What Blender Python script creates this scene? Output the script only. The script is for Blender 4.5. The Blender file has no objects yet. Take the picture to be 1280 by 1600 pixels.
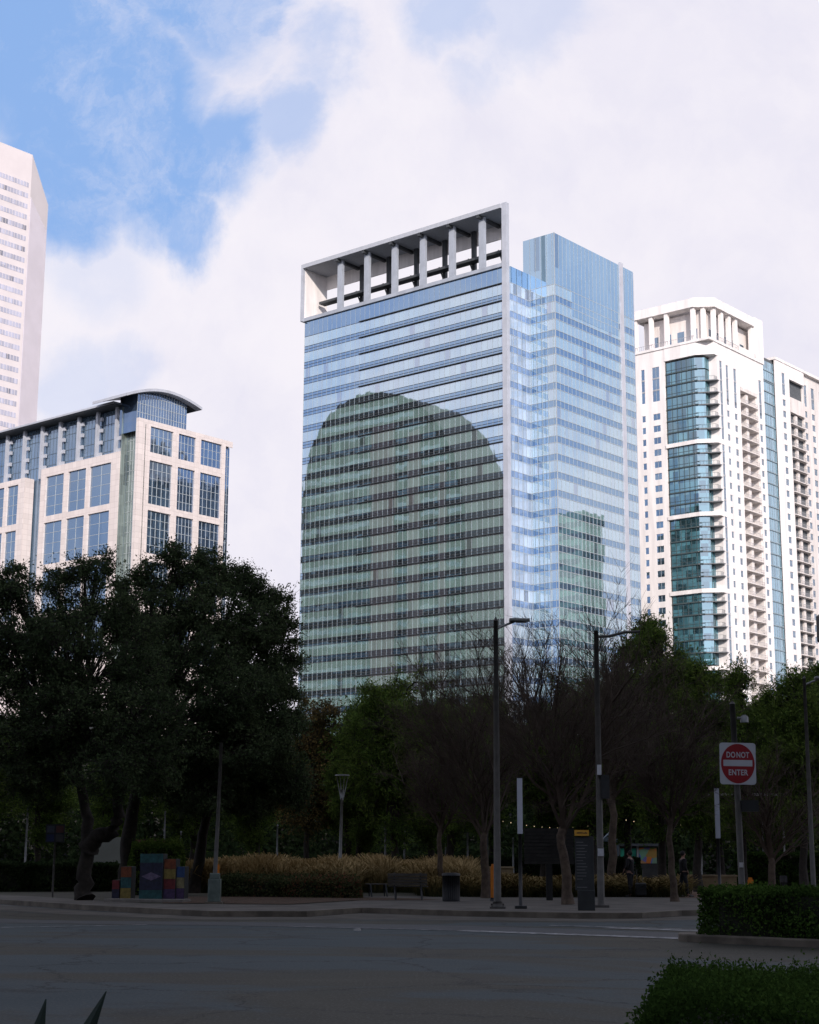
import bpy, math, random
import numpy as np
from mathutils import Vector, Matrix
random.seed(7); RNG = np.random.default_rng(11)
S = bpy.context.scene
C = bpy.context.scene.collection
R = math.radians

# ---------------------------------------------------------------- camera
F_PX = 2544.0; PITCH = math.atan(535 / 2544); ROLL = R(0.29); EYE = 1.65
cp, sp = math.cos(PITCH), math.sin(PITCH)
right0 = Vector((1, 0, 0)); up0 = Vector((0, -sp, cp)); fwd = Vector((0, cp, sp))
cr, sr = math.cos(ROLL), math.sin(ROLL)
camx = right0 * cr + up0 * sr; camy = -right0 * sr + up0 * cr
cam_d = bpy.data.cameras.new("camera"); cam = bpy.data.objects.new("camera", cam_d); C.objects.link(cam)
M = Matrix.Identity(4)
for i in range(3):
    M[i][0] = camx[i]; M[i][1] = camy[i]; M[i][2] = -fwd[i]
M[2][3] = EYE
cam.matrix_world = M
cam_d.sensor_fit = 'VERTICAL'; cam_d.sensor_height = 36; cam_d.lens = F_PX / 1600 * 36
cam_d.clip_start = 0.1; cam_d.clip_end = 6000
S.camera = cam

# ---------------------------------------------------------------- sun, sky, exposure
SUN_AZ, SUN_EL = 172.0, 24.0
sun_d = bpy.data.lights.new("sun", 'SUN'); sun_d.energy = 4.2; sun_d.angle = R(0.5); sun_d.color = (1.0, 0.90, 0.82)
sun = bpy.data.objects.new("sun", sun_d); C.objects.link(sun)
sv = Vector((math.sin(R(SUN_AZ)) * math.cos(R(SUN_EL)), math.cos(R(SUN_AZ)) * math.cos(R(SUN_EL)), math.sin(R(SUN_EL))))
sun.rotation_euler = sv.to_track_quat('Z', 'Y').to_euler()
sun.location = (0, -40, 150)
S.view_settings.view_transform = 'Standard'; S.view_settings.look = 'None'
S.view_settings.exposure = 0.0; S.view_settings.gamma = 1.0

def ray(px, py):
    u = px - 640; v = 800 - py
    u, v = u * cr - v * sr, u * sr + v * cr
    f = F_PX * cp - v * sp; z = F_PX * sp + v * cp
    return u / f, z / f
def at(px, py, Y):
    a, b = ray(px, py); return Vector((a * Y, Y, EYE + b * Y))
def gnd(px, py, z=0.0):
    a, b = ray(px, py); Y = (z - EYE) / b; return Vector((a * Y, Y, z))

world = bpy.data.worlds.new("World"); S.world = world; world.use_nodes = True
class NT:
    def __init__(s, nt): s.nt = nt; s.n = nt.nodes; s.l = nt.links
    def new(s, t, **k):
        n = s.n.new(t)
        for a, b in k.items(): setattr(n, a, b)
        return n
    def put(s, n, i, v):
        if isinstance(v, bpy.types.NodeSocket): s.l.new(v, n.inputs[i])
        else: n.inputs[i].default_value = v
    def math(s, op, a, b=0.0, c=None, clamp=False):
        n = s.new('ShaderNodeMath', operation=op, use_clamp=clamp); s.put(n, 0, a); s.put(n, 1, b)
        if c is not None: s.put(n, 2, c)
        return n.outputs[0]
    def vmath(s, op, a, b=(0, 0, 0)):
        n = s.new('ShaderNodeVectorMath', operation=op); s.put(n, 0, a)
        if op == 'SCALE': s.put(n, 3, b)
        else: s.put(n, 1, b)
        return n.outputs['Value'] if op in ('LENGTH', 'DISTANCE', 'DOT_PRODUCT') else n.outputs[0]
    def mix(s, f, a, b):
        n = s.new('ShaderNodeMix', data_type='RGBA'); s.put(n, 0, f)
        s.put(n, 6, a if isinstance(a, bpy.types.NodeSocket) else (*a[:3], 1)); s.put(n, 7, b if isinstance(b, bpy.types.NodeSocket) else (*b[:3], 1))
        return n.outputs[2]
    def noise(s, vec, scale, detail=4, rough=.55, dist=0.0):
        n = s.new('ShaderNodeTexNoise'); s.put(n, 'Scale', scale); s.put(n, 'Detail', detail); s.put(n, 'Roughness', rough); s.put(n, 'Distortion', dist)
        if vec is not None: s.l.new(vec, n.inputs['Vector'])
        return n
    def ramp(s, f, stops):
        n = s.new('ShaderNodeValToRGB'); e = n.color_ramp.elements
        while len(e) < len(stops): e.new(0.5)
        for i, (p, c) in enumerate(stops): e[i].position = p; e[i].color = (*c[:3], 1)
        s.put(n, 0, f); return n.outputs[0]
    def smooth(s, v, lo, hi):
        n = s.new('ShaderNodeMapRange', interpolation_type='SMOOTHSTEP'); s.put(n, 0, v); s.put(n, 1, lo); s.put(n, 2, hi); return n.outputs[0]

w = NT(world.node_tree); w.n.clear()
tc = w.new('ShaderNodeTexCoord'); d = tc.outputs['Generated']
sky = w.new('ShaderNodeTexSky', sky_type='NISHITA'); sky.sun_disc = False
sky.sun_elevation = R(SUN_EL); sky.sun_rotation = R(SUN_AZ); sky.air_density = 1.0; sky.dust_density = 1.5; sky.ozone_density = 1.5
# clouds: openings of blue sky at fixed compass directions, ragged by noise
n1 = w.noise(d, 5.0, 8, .62, .3).outputs['Color']
dd = w.vmath('ADD', d, w.vmath('SCALE', w.vmath('SUBTRACT', n1, (.5, .5, .5)), 0.13))
def skydir(px, py):
    a, b = ray(px, py); return Vector((a, 1, b)).normalized()
m = None
for px, py, r_, k in ((40, 40, .10, 1.0), (130, 150, .09, 1.0), (300, -70, .085, 1.0), (200, 130, .05, 1.0), (225, 235, .062, 1.0), (60, 270, .055, 1.0), (340, 225, .045, .95), (285, 330, .035, .9), (440, 170, .035, .6), (500, 85, .04, .5), (410, 20, .03, .9),
                      (275, 360, .025, .45), (110, 395, .045, .22), (800, 130, .03, .28), (745, -10, .05, .5), (870, 30, .045, .30), (110, 600, .04, .28), (190, 560, .03, .25)):
    dist = w.vmath('DISTANCE', dd, tuple(skydir(px, py)))
    v = w.math('MULTIPLY', w.smooth(dist, r_, r_ * .45), k)
    m = v if m is None else w.math('MAXIMUM', m, v)
# elsewhere round the sky: broken cloud
sx = w.new('ShaderNodeSeparateXYZ'); w.l.new(d, sx.inputs[0])
n2 = w.noise(d, 2.2, 7, .6, .4).outputs['Fac']
side = w.smooth(w.vmath('DISTANCE', d, tuple(skydir(640, 700))), .62, .95)
m = w.math('MAXIMUM', m, w.math('MULTIPLY', w.smooth(n2, .50, .60), w.math('MULTIPLY', side, .75)))
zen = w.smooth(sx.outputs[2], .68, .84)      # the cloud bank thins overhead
wisp = w.noise(dd, 9.0, 8, .7, .2).outputs['Fac']
m = w.math('MULTIPLY', m, w.math('ADD', w.math('MULTIPLY', w.smooth(wisp, .66, .46), .34), .66), clamp=True)
n3 = w.noise(dd, 4.0, 6, .6).outputs['Fac']
cloud = w.mix(w.smooth(n3, .36, .64), (7.9, 7.75, 9.0), (9.3, 8.95, 9.6))
blue = w.mix(.85, sky.outputs[0], (3.0, 5.0, 9.1))
col = w.mix(m, cloud, blue)
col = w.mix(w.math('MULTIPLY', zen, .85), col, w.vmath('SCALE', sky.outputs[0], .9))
# cloud near the sun is far brighter than the rest
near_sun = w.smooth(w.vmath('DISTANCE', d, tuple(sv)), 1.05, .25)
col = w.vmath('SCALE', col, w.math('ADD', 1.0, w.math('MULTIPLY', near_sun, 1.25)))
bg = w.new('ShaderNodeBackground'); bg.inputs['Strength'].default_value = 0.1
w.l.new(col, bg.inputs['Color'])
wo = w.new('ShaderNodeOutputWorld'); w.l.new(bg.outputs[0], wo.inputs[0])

# ---------------------------------------------------------------- materials
MATS = {}
def new_mat(name):
    m_ = bpy.data.materials.new(name); m_.use_nodes = True; t = NT(m_.node_tree); t.n.clear()
    out = t.new('ShaderNodeOutputMaterial'); return m_, t, out
def pmat(name, base, rough=.8, var=.25, scale=2.0, bump=0.0, metal=0.0, spec=.4, base2=None, stretch=None):
    if name in MATS: return MATS[name]
    m_, t, out = new_mat(name)
    tcn = t.new('ShaderNodeTexCoord').outputs['Object']
    if stretch: tcn = t.vmath('MULTIPLY', tcn, stretch)
    nz = t.noise(tcn, scale, 6, .6)
    b2 = base2 or tuple(c * (1 - var) for c in base); b1 = tuple(min(1, c * (1 + var * .5)) for c in base) if not base2 else base
    colr = t.mix(t.smooth(nz.outputs['Fac'], .32, .68), b2, b1)
    p = t.new('ShaderNodeBsdfPrincipled'); t.l.new(colr, p.inputs['Base Color'])
    p.inputs['Roughness'].default_value = rough; p.inputs['Metallic'].default_value = metal; p.inputs['Specular IOR Level'].default_value = spec
    if bump:
        nb = t.noise(tcn, scale * 9, 5, .6); b = t.new('ShaderNodeBump'); b.inputs['Strength'].default_value = bump; b.inputs['Distance'].default_value = .02
        t.l.new(nb.outputs['Fac'], b.inputs['Height']); t.l.new(b.outputs[0], p.inputs['Normal'])
    t.l.new(p.outputs[0], out.inputs[0]); MATS[name] = m_; return m_
def glass(name, base, tint, fac, cell=(1.5, 1.5, 4.0), wob=.006, var=.35, rough=.02):
    """curtain-wall glass: blinds and rooms seen dimly behind a coated reflecting pane"""
    if name in MATS: return MATS[name]
    m_, t, out = new_mat(name)
    o = t.new('ShaderNodeTexCoord').outputs['Object']
    sn = t.vmath('SNAP', t.vmath('ADD', o, (.01, .01, 2.99)), cell)
    wn = t.new('ShaderNodeTexWhiteNoise', noise_dimensions='4D'); t.l.new(sn, wn.inputs['Vector']); t.l.new(t.new('ShaderNodeObjectInfo').outputs['Random'], wn.inputs['W'])
    v = t.math('ADD', t.math('MULTIPLY', wn.outputs['Value'], var * 2), 1 - var)
    big = t.noise(o, .07, 3, .5).outputs['Fac']
    v = t.math('MULTIPLY', v, t.math('ADD', t.math('MULTIPLY', big, .6), .7))
    v = t.math('MULTIPLY', v, t.math('SUBTRACT', 1.0, t.math('MULTIPLY', t.math('GREATER_THAN', wn.outputs['Value'], .965), .7)))
    bc = t.vmath('SCALE', tuple(base), v)
    df = t.new('ShaderNodeBsdfDiffuse'); t.l.new(bc, df.inputs[0])
    gl = t.new('ShaderNodeBsdfGlossy'); gl.inputs['Color'].default_value = (*tint, 1); gl.inputs['Roughness'].default_value = rough
    geo = t.new('ShaderNodeNewGeometry').outputs['Normal']
    wv = t.noise(o, .35, 2, .5).outputs['Color']
    pert = t.vmath('ADD', t.vmath('SCALE', t.vmath('SUBTRACT', wn.outputs['Color'], (.5, .5, .5)), wob), t.vmath('SCALE', t.vmath('SUBTRACT', wv, (.5, .5, .5)), wob * 1.5))
    t.l.new(t.vmath('NORMALIZE', t.vmath('ADD', geo, pert)), gl.inputs['Normal'])
    mx = t.new('ShaderNodeMixShader'); mx.inputs[0].default_value = fac
    t.l.new(df.outputs[0], mx.inputs[1]); t.l.new(gl.outputs[0], mx.inputs[2]); t.l.new(mx.outputs[0], out.inputs[0])
    MATS[name] = m_; return m_
def leafmat(name, c1, c2, c3, trans=.25):
    if name in MATS: return MATS[name]
    m_, t, out = new_mat(name)
    g = t.new('ShaderNodeNewGeometry'); o = t.new('ShaderNodeTexCoord').outputs['Object']
    nz = t.noise(o, .55, 3, .6).outputs['Fac']
    f = t.math('ADD', t.math('MULTIPLY', g.outputs['Random Per Island'], .55), t.math('MULTIPLY', t.smooth(nz, .3, .7), .45))
    colr = t.ramp(f, ((.1, c1), (.55, c2), (.97, c3)))
    df = t.new('ShaderNodeBsdfDiffuse'); t.l.new(colr, df.inputs[0])
    tr = t.new('ShaderNodeBsdfTranslucent'); t.l.new(colr, tr.inputs[0])
    mx = t.new('ShaderNodeMixShader'); mx.inputs[0].default_value = trans
    t.l.new(df.outputs[0], mx.inputs[1]); t.l.new(tr.outputs[0], mx.inputs[2]); t.l.new(mx.outputs[0], out.inputs[0])
    MATS[name] = m_; return m_
def emat(name, c, s):
    m_, t, out = new_mat(name); e = t.new('ShaderNodeEmission'); e.inputs[0].default_value = (*c, 1); e.inputs[1].default_value = s
    t.l.new(e.outputs[0], out.inputs[0]); MATS[name] = m_; return m_

vision = glass('blue_green_glass', (.26, .41, .375), (.78, .85, 1.0), .66, (1.5, 1.5, 4.0), .0035, .16)
spand = glass('dark_spandrel_glass', (.035, .048, .052), (.55, .76, 1.0), .60, (1.5, 1.5, 4.0), .0035, var=.2)
vision_c = glass('return_glass', (.34, .42, .50), (.70, .78, .95), .26, (1.5, 1.5, 4.0), .005, .28)  # return-face copies: weaker mirror, pale sky reflection put into the base colour
spand_c = glass('return_spandrel_glass', (.16, .22, .33), (.5, .7, 1.0), .26, (1.5, 1.5, 4.0), .005, var=.3)
mullion = pmat('aluminium_mullion', (.42, .46, .48), .5, .1, metal=.2)
palemetal = pmat('pale_aluminium', (.40, .42, .47), .5, .1, .4)
conc = pmat('pale_concrete', (.33, .36, .41), .8, .15, .3)
darksteel = pmat('dark_steel', (.05, .055, .06), .5, .2)
granite, t, out = new_mat('pale_pink_granite'); o_ = t.new('ShaderNodeTexCoord').outputs['Object']
sx_ = t.new('ShaderNodeSeparateXYZ'); t.l.new(o_, sx_.inputs[0]); uu = t.math('FRACT', t.math('MULTIPLY', t.math('ADD', sx_.outputs[0], sx_.outputs[1]), .55)); vv = t.math('FRACT', t.math('MULTIPLY', sx_.outputs[2], .62))
jn = t.math('MAXIMUM', t.math('LESS_THAN', uu, .045), t.math('LESS_THAN', vv, .055))
sl = t.new('ShaderNodeTexWhiteNoise'); t.l.new(t.vmath('FLOOR', t.vmath('MULTIPLY', o_, (.55, .55, .62))), sl.inputs['Vector'])
c = t.mix(t.noise(t.vmath('MULTIPLY', o_, (1, 1, .2)), .3, 6, .6).outputs['Fac'], (.60, .54, .52), (.70, .63, .60)); c = t.vmath('SCALE', c, t.math('ADD', .93, t.math('MULTIPLY', sl.outputs['Value'], .12)))
c = t.mix(t.math('MULTIPLY', jn, .5), c, (.36, .31, .29)); p = t.new('ShaderNodeBsdfPrincipled'); t.l.new(c, p.inputs['Base Color']); p.inputs['Roughness'].default_value = .7; t.l.new(p.outputs[0], out.inputs[0])
granite_b = pmat('granite_joint', (.40, .34, .31), .7, .1, .3)
navy = glass('navy_office_glass', (.05, .08, .13), (.42, .55, .75), .45, (1.8, 1.8, 3.0), .01, .4)
steelblue = glass('steel_blue_glass', (.08, .13, .19), (.50, .60, .74), .42, (5, 5, 60), .004, .2)
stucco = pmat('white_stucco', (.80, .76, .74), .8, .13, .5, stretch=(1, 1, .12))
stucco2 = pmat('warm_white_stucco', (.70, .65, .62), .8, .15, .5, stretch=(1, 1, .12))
reswin = glass('apartment_glass', (.05, .09, .12), (.60, .72, .88), .42, (2, 2, 3.5), .01, .6)
teal = glass('teal_bay_glass', (.06, .155, .185), (.52, .66, .76), .36, (1.6, 1.6, 3.5), .012, .8)
bark = pmat('dark_bark', (.022, .018, .014), .95, .4, 6, .5)
bark_t = pmat('grey_brown_bark', (.075, .055, .040), .95, .4, 5, .5)
twig = pmat('twig_bark', (.060, .044, .032), .95, .3, 3)
oakleaf = leafmat('oak_leaves', (.030, .044, .022), (.055, .080, .038), (.10, .13, .06))
pineleaf = leafmat('pine_needles', (.045, .080, .018), (.085, .135, .028), (.15, .20, .045))
rustleaf = leafmat('rust_leaves', (.05, .045, .02), (.10, .075, .03), (.20, .14, .05))
woodleaf = leafmat('far_wood_leaves', (.016, .028, .013), (.028, .044, .018), (.05, .07, .03))
hedgeleaf = leafmat('hedge_leaves', (.024, .046, .012), (.042, .082, .018), (.085, .15, .032))
galv = pmat('galvanised_steel', (.20, .21, .21), .55, .2, 4, metal=.3)
darkpole = pmat('weathered_pole', (.062, .060, .055), .7, .25, 4)
black = pmat('black_paint', (.018, .020, .022), .5, .3, 5)

# ---------------------------------------------------------------- mesh helpers
class MB:
    def __init__(s): s.v = []; s.f = []; s.mi = []; s.sm = []
    def q(s, pts, mi=0, sm=False):
        b = len(s.v); s.v += [tuple(p) for p in pts]; s.f.append(tuple(range(b, b + len(pts)))); s.mi.append(mi); s.sm.append(sm)
    def box(s, x0, x1, y0, y1, z0, z1, mi=0):
        x0, x1 = min(x0, x1), max(x0, x1); y0, y1 = min(y0, y1), max(y0, y1)
        b = len(s.v)
        s.v += [(x0, y0, z0), (x1, y0, z0), (x1, y1, z0), (x0, y1, z0), (x0, y0, z1), (x1, y0, z1), (x1, y1, z1), (x0, y1, z1)]
        for f in ((3, 2, 1, 0), (4, 5, 6, 7), (0, 1, 5, 4), (1, 2, 6, 5), (2, 3, 7, 6), (3, 0, 4, 7)):
            s.f.append(tuple(b + i for i in f)); s.mi.append(mi); s.sm.append(False)
        return s
    def prism(s, poly, z0, z1, mi=0):
        n = len(poly); b = len(s.v)
        s.v += [(p[0], p[1], z0) for p in poly] + [(p[0], p[1], z1) for p in poly]
        s.f.append(tuple(b + i for i in reversed(range(n)))); s.f.append(tuple(b + n + i for i in range(n))); s.mi += [mi, mi]; s.sm += [False, False]
        for i in range(n):
            j = (i + 1) % n; s.f.append((b + i, b + j, b + n + j, b + n + i)); s.mi.append(mi); s.sm.append(False)
        return s
    def tube(s, pts, rad, n=8, mi=0, cap=True):
        pts = [Vector(p) for p in pts]; b0 = len(s.v)
        if not hasattr(rad, '__len__'): rad = [rad] * len(pts)
        for i, p in enumerate(pts):
            t = (pts[min(i + 1, len(pts) - 1)] - pts[max(i - 1, 0)]).normalized()
            a = t.cross(Vector((0, 0, 1)) if abs(t.z) < .9 else Vector((1, 0, 0))).normalized(); c = t.cross(a)
            for k in range(n):
                an = 2 * math.pi * k / n; s.v.append(tuple(p + (a * math.cos(an) + c * math.sin(an)) * rad[i]))
        for i in range(len(pts) - 1):
            for k in range(n):
                k2 = (k + 1) % n; s.f.append((b0 + i * n + k, b0 + i * n + k2, b0 + (i + 1) * n + k2, b0 + (i + 1) * n + k)); s.mi.append(mi); s.sm.append(True)
        if cap:
            s.f.append(tuple(b0 + k for k in range(n))); s.f.append(tuple(b0 + (len(pts) - 1) * n + k for k in reversed(range(n)))); s.mi += [mi, mi]; s.sm += [False, False]
        return s
    def ball(s, c, r, mi=0, n=8, sz=1.0):
        pts = []; rr = []
        for i in range(n + 1):
            a = math.pi * i / n; pts.append((c[0], c[1], c[2] - math.cos(a) * r * sz)); rr.append(max(math.sin(a) * r, 1e-4))
        return s.tube(pts, rr, n, mi, False)
    def build(s, name, mats, parent=None, bevel=0):
        me = bpy.data.meshes.new(name); me.from_pydata(s.v, [], s.f)
        if not isinstance(mats, (list, tuple)): mats = [mats]
        for m_ in mats: me.materials.append(m_)
        me.polygons.foreach_set('material_index', s.mi); me.polygons.foreach_set('use_smooth', s.sm); me.update()
        o = bpy.data.objects.new(name, me); C.objects.link(o)
        if parent: o.parent = parent
        if bevel:
            b = o.modifiers.new('bevel', 'BEVEL'); b.width = bevel; b.segments = 2; b.limit_method = 'ANGLE'
        return o
def tag(o, label=None, cat=None, group=None, kind=None):
    if label: o['label'] = label
    if cat: o['category'] = cat
    if group: o['group'] = group
    if kind: o['kind'] = kind
    return o
def empty(name, loc, label, cat, group=None, rz=0.0):
    o = bpy.data.objects.new(name, None); C.objects.link(o); o.location = loc; o.rotation_euler.z = rz
    o.empty_display_size = .5
    return tag(o, label, cat, group)
def copy_tree(o, parent=None):
    c = o.copy(); C.objects.link(c)
    if parent: c.parent = parent
    for ch in list(o.children): copy_tree(ch, c)
    return c
def child_obj(name, src, parent, loc=(0, 0, 0)):
    o = bpy.data.objects.new(name, src.data); C.objects.link(o); o.parent = parent; o.location = loc; return o

GRID = -R(40.1)      # the downtown street grid
XL = Vector((math.cos(GRID), math.sin(GRID), 0)); YL = Vector((-math.sin(GRID), math.cos(GRID), 0))

# facade helpers. face 'A': plane y=off, outward -y, u along x.  face 'B': plane x=off, outward +x, u along y
def fbox(mb, face, off, u0, u1, d0, d1, z0, z1, mi=0):
    """box from u0..u1 along the facade, from depth d0 to d1 behind the plane (negative = proud of it)"""
    if face == 'A': mb.box(u0, u1, off + d0, off + d1, z0, z1, mi)
    else: mb.box(off - d1, off - d0, u0, u1, z0, z1, mi)

# ================================================================ SETTING
asph_m, t, out = new_mat('road_surface')
o_ = t.new('ShaderNodeTexCoord').outputs['Object']
rt = t.new('ShaderNodeVectorRotate', rotation_type='Z_AXIS'); t.l.new(o_, rt.inputs['Vector']); rt.inputs['Angle'].default_value = .25
st = t.vmath('MULTIPLY', rt.outputs[0], (.45, 1.0, 1.0))
big = t.noise(st, .17, 7, .68, .9).outputs['Fac']; mid = t.noise(st, 1.1, 6, .65).outputs['Fac']; fine = t.noise(t.vmath('MULTIPLY', o_, (1, .45, 1)), 26, 4, .8).outputs['Fac']
c = t.mix(t.smooth(big, .44, .56), (.037, .036, .027), (.042, .058, .066))
c = t.mix(t.math('MULTIPLY', t.smooth(mid, .55, .72), .55), c, (.022, .022, .022))
vo = t.new('ShaderNodeTexVoronoi', feature='DISTANCE_TO_EDGE'); t.put(vo, 'Scale', .22); t.l.new(t.vmath('ADD', o_, t.vmath('SCALE', t.noise(o_, .7, 6, .7).outputs['Color'], 1.6)), vo.inputs['Vector'])
c = t.mix(t.math('MULTIPLY', t.smooth(vo.outputs['Distance'], .012, .003), .75), c, (.010, .010, .010))
oil = t.noise(o_, .55, 3, .5, .4).outputs['Fac']; c = t.mix(t.math('MULTIPLY', t.smooth(oil, .60, .72), .6), c, (.018, .018, .018))
c = t.mix(t.math('MULTIPLY', t.smooth(fine, .48, .68), .55), c, (.105, .105, .105))
p = t.new('ShaderNodeBsdfPrincipled'); t.l.new(c, p.inputs['Base Color'])
t.l.new(t.math('ADD', t.math('MULTIPLY', big, .5), .50), p.inputs['Roughness']); p.inputs['Specular IOR Level'].default_value = .12
b = t.new('ShaderNodeBump'); b.inputs['Strength'].default_value = .5; b.inputs['Distance'].default_value = .01; t.l.new(fine, b.inputs['Height']); t.l.new(b.outputs[0], p.inputs['Normal'])
t.l.new(p.outputs[0], out.inputs[0])
dkasph = pmat('new_asphalt', (.030, .036, .044), .75, .3, 1.2, .4, base2=(.022, .026, .032))
side_m = pmat('sidewalk_concrete', (.085, .078, .068), .9, .35, .9, .4)
kerb_m = pmat('kerb_concrete', (.115, .10, .08), .85, .45, 1.3, .3)
mulch_m = pmat('mulch', (.085, .045, .022), .95, .5, 8, .9, base2=(.03, .018, .012))
park_m = pmat('park_soil', (.035, .034, .020), .95, .4, 1.2, .6)
paint_m = pmat('worn_white_paint', (.30, .31, .32), .8, .5, 4, base2=(.05, .055, .06))
brick_m = pmat('brick_paving', (.12, .070, .045), .9, .3, 5, .5)
tan_m = pmat('tan_stone', (.20, .15, .085), .9, .2, 2)

g = MB().box(-2500, 2500, -1500, 4500, -.6, -.03).build('ground', pmat('far_ground', (.08, .08, .075), .9, .3, .02)); tag(g, kind='structure')
def sheet(name, poly, z, mat, th=None):
    mb = MB()
    if th: mb.prism(poly, z - th, z)
    else: mb.q([(x, y, z) for x, y in poly])
    return tag(mb.build(name, mat), kind='structure')
sheet('road', [(-220, -55), (220, -55), (220, 200), (-220, 200)], 0.0, asph_m)
KERB = [(-75, 128), (-30, 75), (-14.2, 56.0), (-8.8, 48.6), (-5.2, 44.8), (-2.8, 45.0), (-1.4, 48.2), (0.3, 47.0), (1.8, 45.9), (4.6, 44.8), (6.2, 45.1), (7.6, 47.2), (12, 50.5), (30, 58), (90, 82)]
sheet('park_lawn', KERB + [(90, 200), (-75, 200)], .12, park_m, .5)
def offset(poly, d):
    out_ = []
    for i, (x, y) in enumerate(poly):
        a = Vector(poly[max(i - 1, 0)]); b_ = Vector(poly[min(i + 1, len(poly) - 1)]); t_ = (b_ - a).normalized(); out_.append((x - t_.y * d, y + t_.x * d))
    return out_
def strip(name, line, d0, d1, z0, z1, mat, bev=0):
    A = offset(line, d0); B = offset(line, d1); mb = MB()
    for i in range(len(line) - 1):
        q4 = [A[i], A[i + 1], B[i + 1], B[i]]
        mb.q([(x, y, z1) for x, y in q4]); mb.q([(A[i][0], A[i][1], z0), (A[i + 1][0], A[i + 1][1], z0), (A[i + 1][0], A[i + 1][1], z1), (A[i][0], A[i][1], z1)])
    return tag(mb.build(name, mat), kind='structure')
def lift(line, n=8):
    o2 = []
    for a, b_ in zip(line[:-1], line[1:]):
        for i in range(n): o2.append((a[0] + (b_[0] - a[0]) * i / n, a[1] + (b_[1] - a[1]) * i / n))
    return o2 + [line[-1]]
strip('kerb', KERB, -.16, .02, -.05, .15, kerb_m)
SW = [(-75, 128), (-30, 75), (-14.2, 56.0), (-8.8, 48.6), (-5.2, 44.8), (1.8, 45.9), (4.6, 44.8), (12, 50.5), (30, 58), (90, 82)]
sheet('sidewalk', KERB[:4] + [(-5.2, 44.8), (-2.8, 45.0), (-1.4, 48.2), (.3, 47), (1.8, 45.9), (4.6, 44.8), (6.2, 45.1), (7.6, 47.2), (12, 50.5), (30, 58), (90, 82), (90, 90), (28, 66), (14, 63.5), (3, 64), (-1.8, 62), (-1.6, 56), (-3.5, 51), (-8.0, 51.5), (-13, 59), (-29, 78), (-74, 131)], .130, side_m)
sheet('mulch_bed', [(-7.6, 52.0), (-3.6, 51.5), (-1.9, 56.0), (1.2, 57.2), (.4, 59), (-2.0, 60.0), (-9.0, 60)], .136, mulch_m)
sheet('gutter', [(-30, 71.5), (-9.3, 45.7), (-5.2, 42.6), (0, 43.3), (4.8, 42.5), (8.3, 44.6), (30, 54), (30, 57.4), (12, 49.8), (7.8, 46.6), (6.3, 44.7), (4.6, 44.4), (1.8, 45.5), (.3, 46.6), (-1.4, 47.8), (-2.6, 44.7), (-5.2, 44.4), (-9.1, 48.2), (-14.5, 55.6), (-30, 74.5)], .004, pmat('gutter_concrete', (.060, .054, .045), .9, .4, .8, .4))
sheet('asphalt_lane', [(-40, 66), (-14, 44.5), (-9, 41.7), (-3, 41.1), (1.5, 39.6), (5.4, 37.0), (12, 33), (40, 14), (40, 9), (12, 28.8), (5.6, 34.3), (2.6, 36.4), (0, 37.6), (-4, 39.1), (-9.2, 40.0), (-14, 41.5), (-40, 62)], .005, dkasph)
def line_mark(a, b_, wd, z=.010):
    a = Vector(a); b_ = Vector(b_); t_ = (b_ - a).normalized(); n_ = Vector((-t_.y, t_.x)) * wd / 2
    mb = MB(); mb.q([(*(a + n_), z), (*(b_ + n_), z), (*(b_ - n_), z), (*(a - n_), z)][::-1]); tag(mb.build('lane_line', paint_m), kind='structure')
line_mark((1.2, 37.1), (5.6, 34.1), .50); line_mark((-10.2, 36.9), (-6.1, 39.3), .16); line_mark((4.6, 38.9), (6.6, 37.6), .5); line_mark((3.4, 40.1), (6.8, 38.2), .2)
line_mark((-3.0, 38.9), (1.0, 37.25), .14)
sheet('brick_plaza', [(9.6, 62), (14, 61.5), (90, 84), (90, 120), (24, 100), (12, 88), (9.8, 72)], .134, brick_m)
# median with kerb
med = Vector((5.0, 33.2)); dirm = Vector((XL.x, XL.y)); nrm = Vector((YL.x, YL.y))
def ml(u, v): q_ = med + dirm * u + nrm * v; return (q_.x, q_.y)
arc = [ml(.9 - .9 * math.cos(a), .9 - .9 * math.sin(a)) for a in np.linspace(-math.pi / 2, math.pi / 2, 9)]
mb = MB().prism([ml(40, 0)] + arc[::-1] + [ml(40, 1.8)], -.05, .15)
tag(mb.build('median_kerb', kerb_m, bevel=.03), kind='structure')
# soil bed for the near planters
sheet('planter_soil', [(1.2, 8.2), (1.8, 11.0), (12, 11.6), (12, 7.8)], .03, park_m)
sheet('near_verge', [(-6, 2), (-.9, 2), (-.9, 6.6), (-6, 6.9)], .03, park_m)

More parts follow.
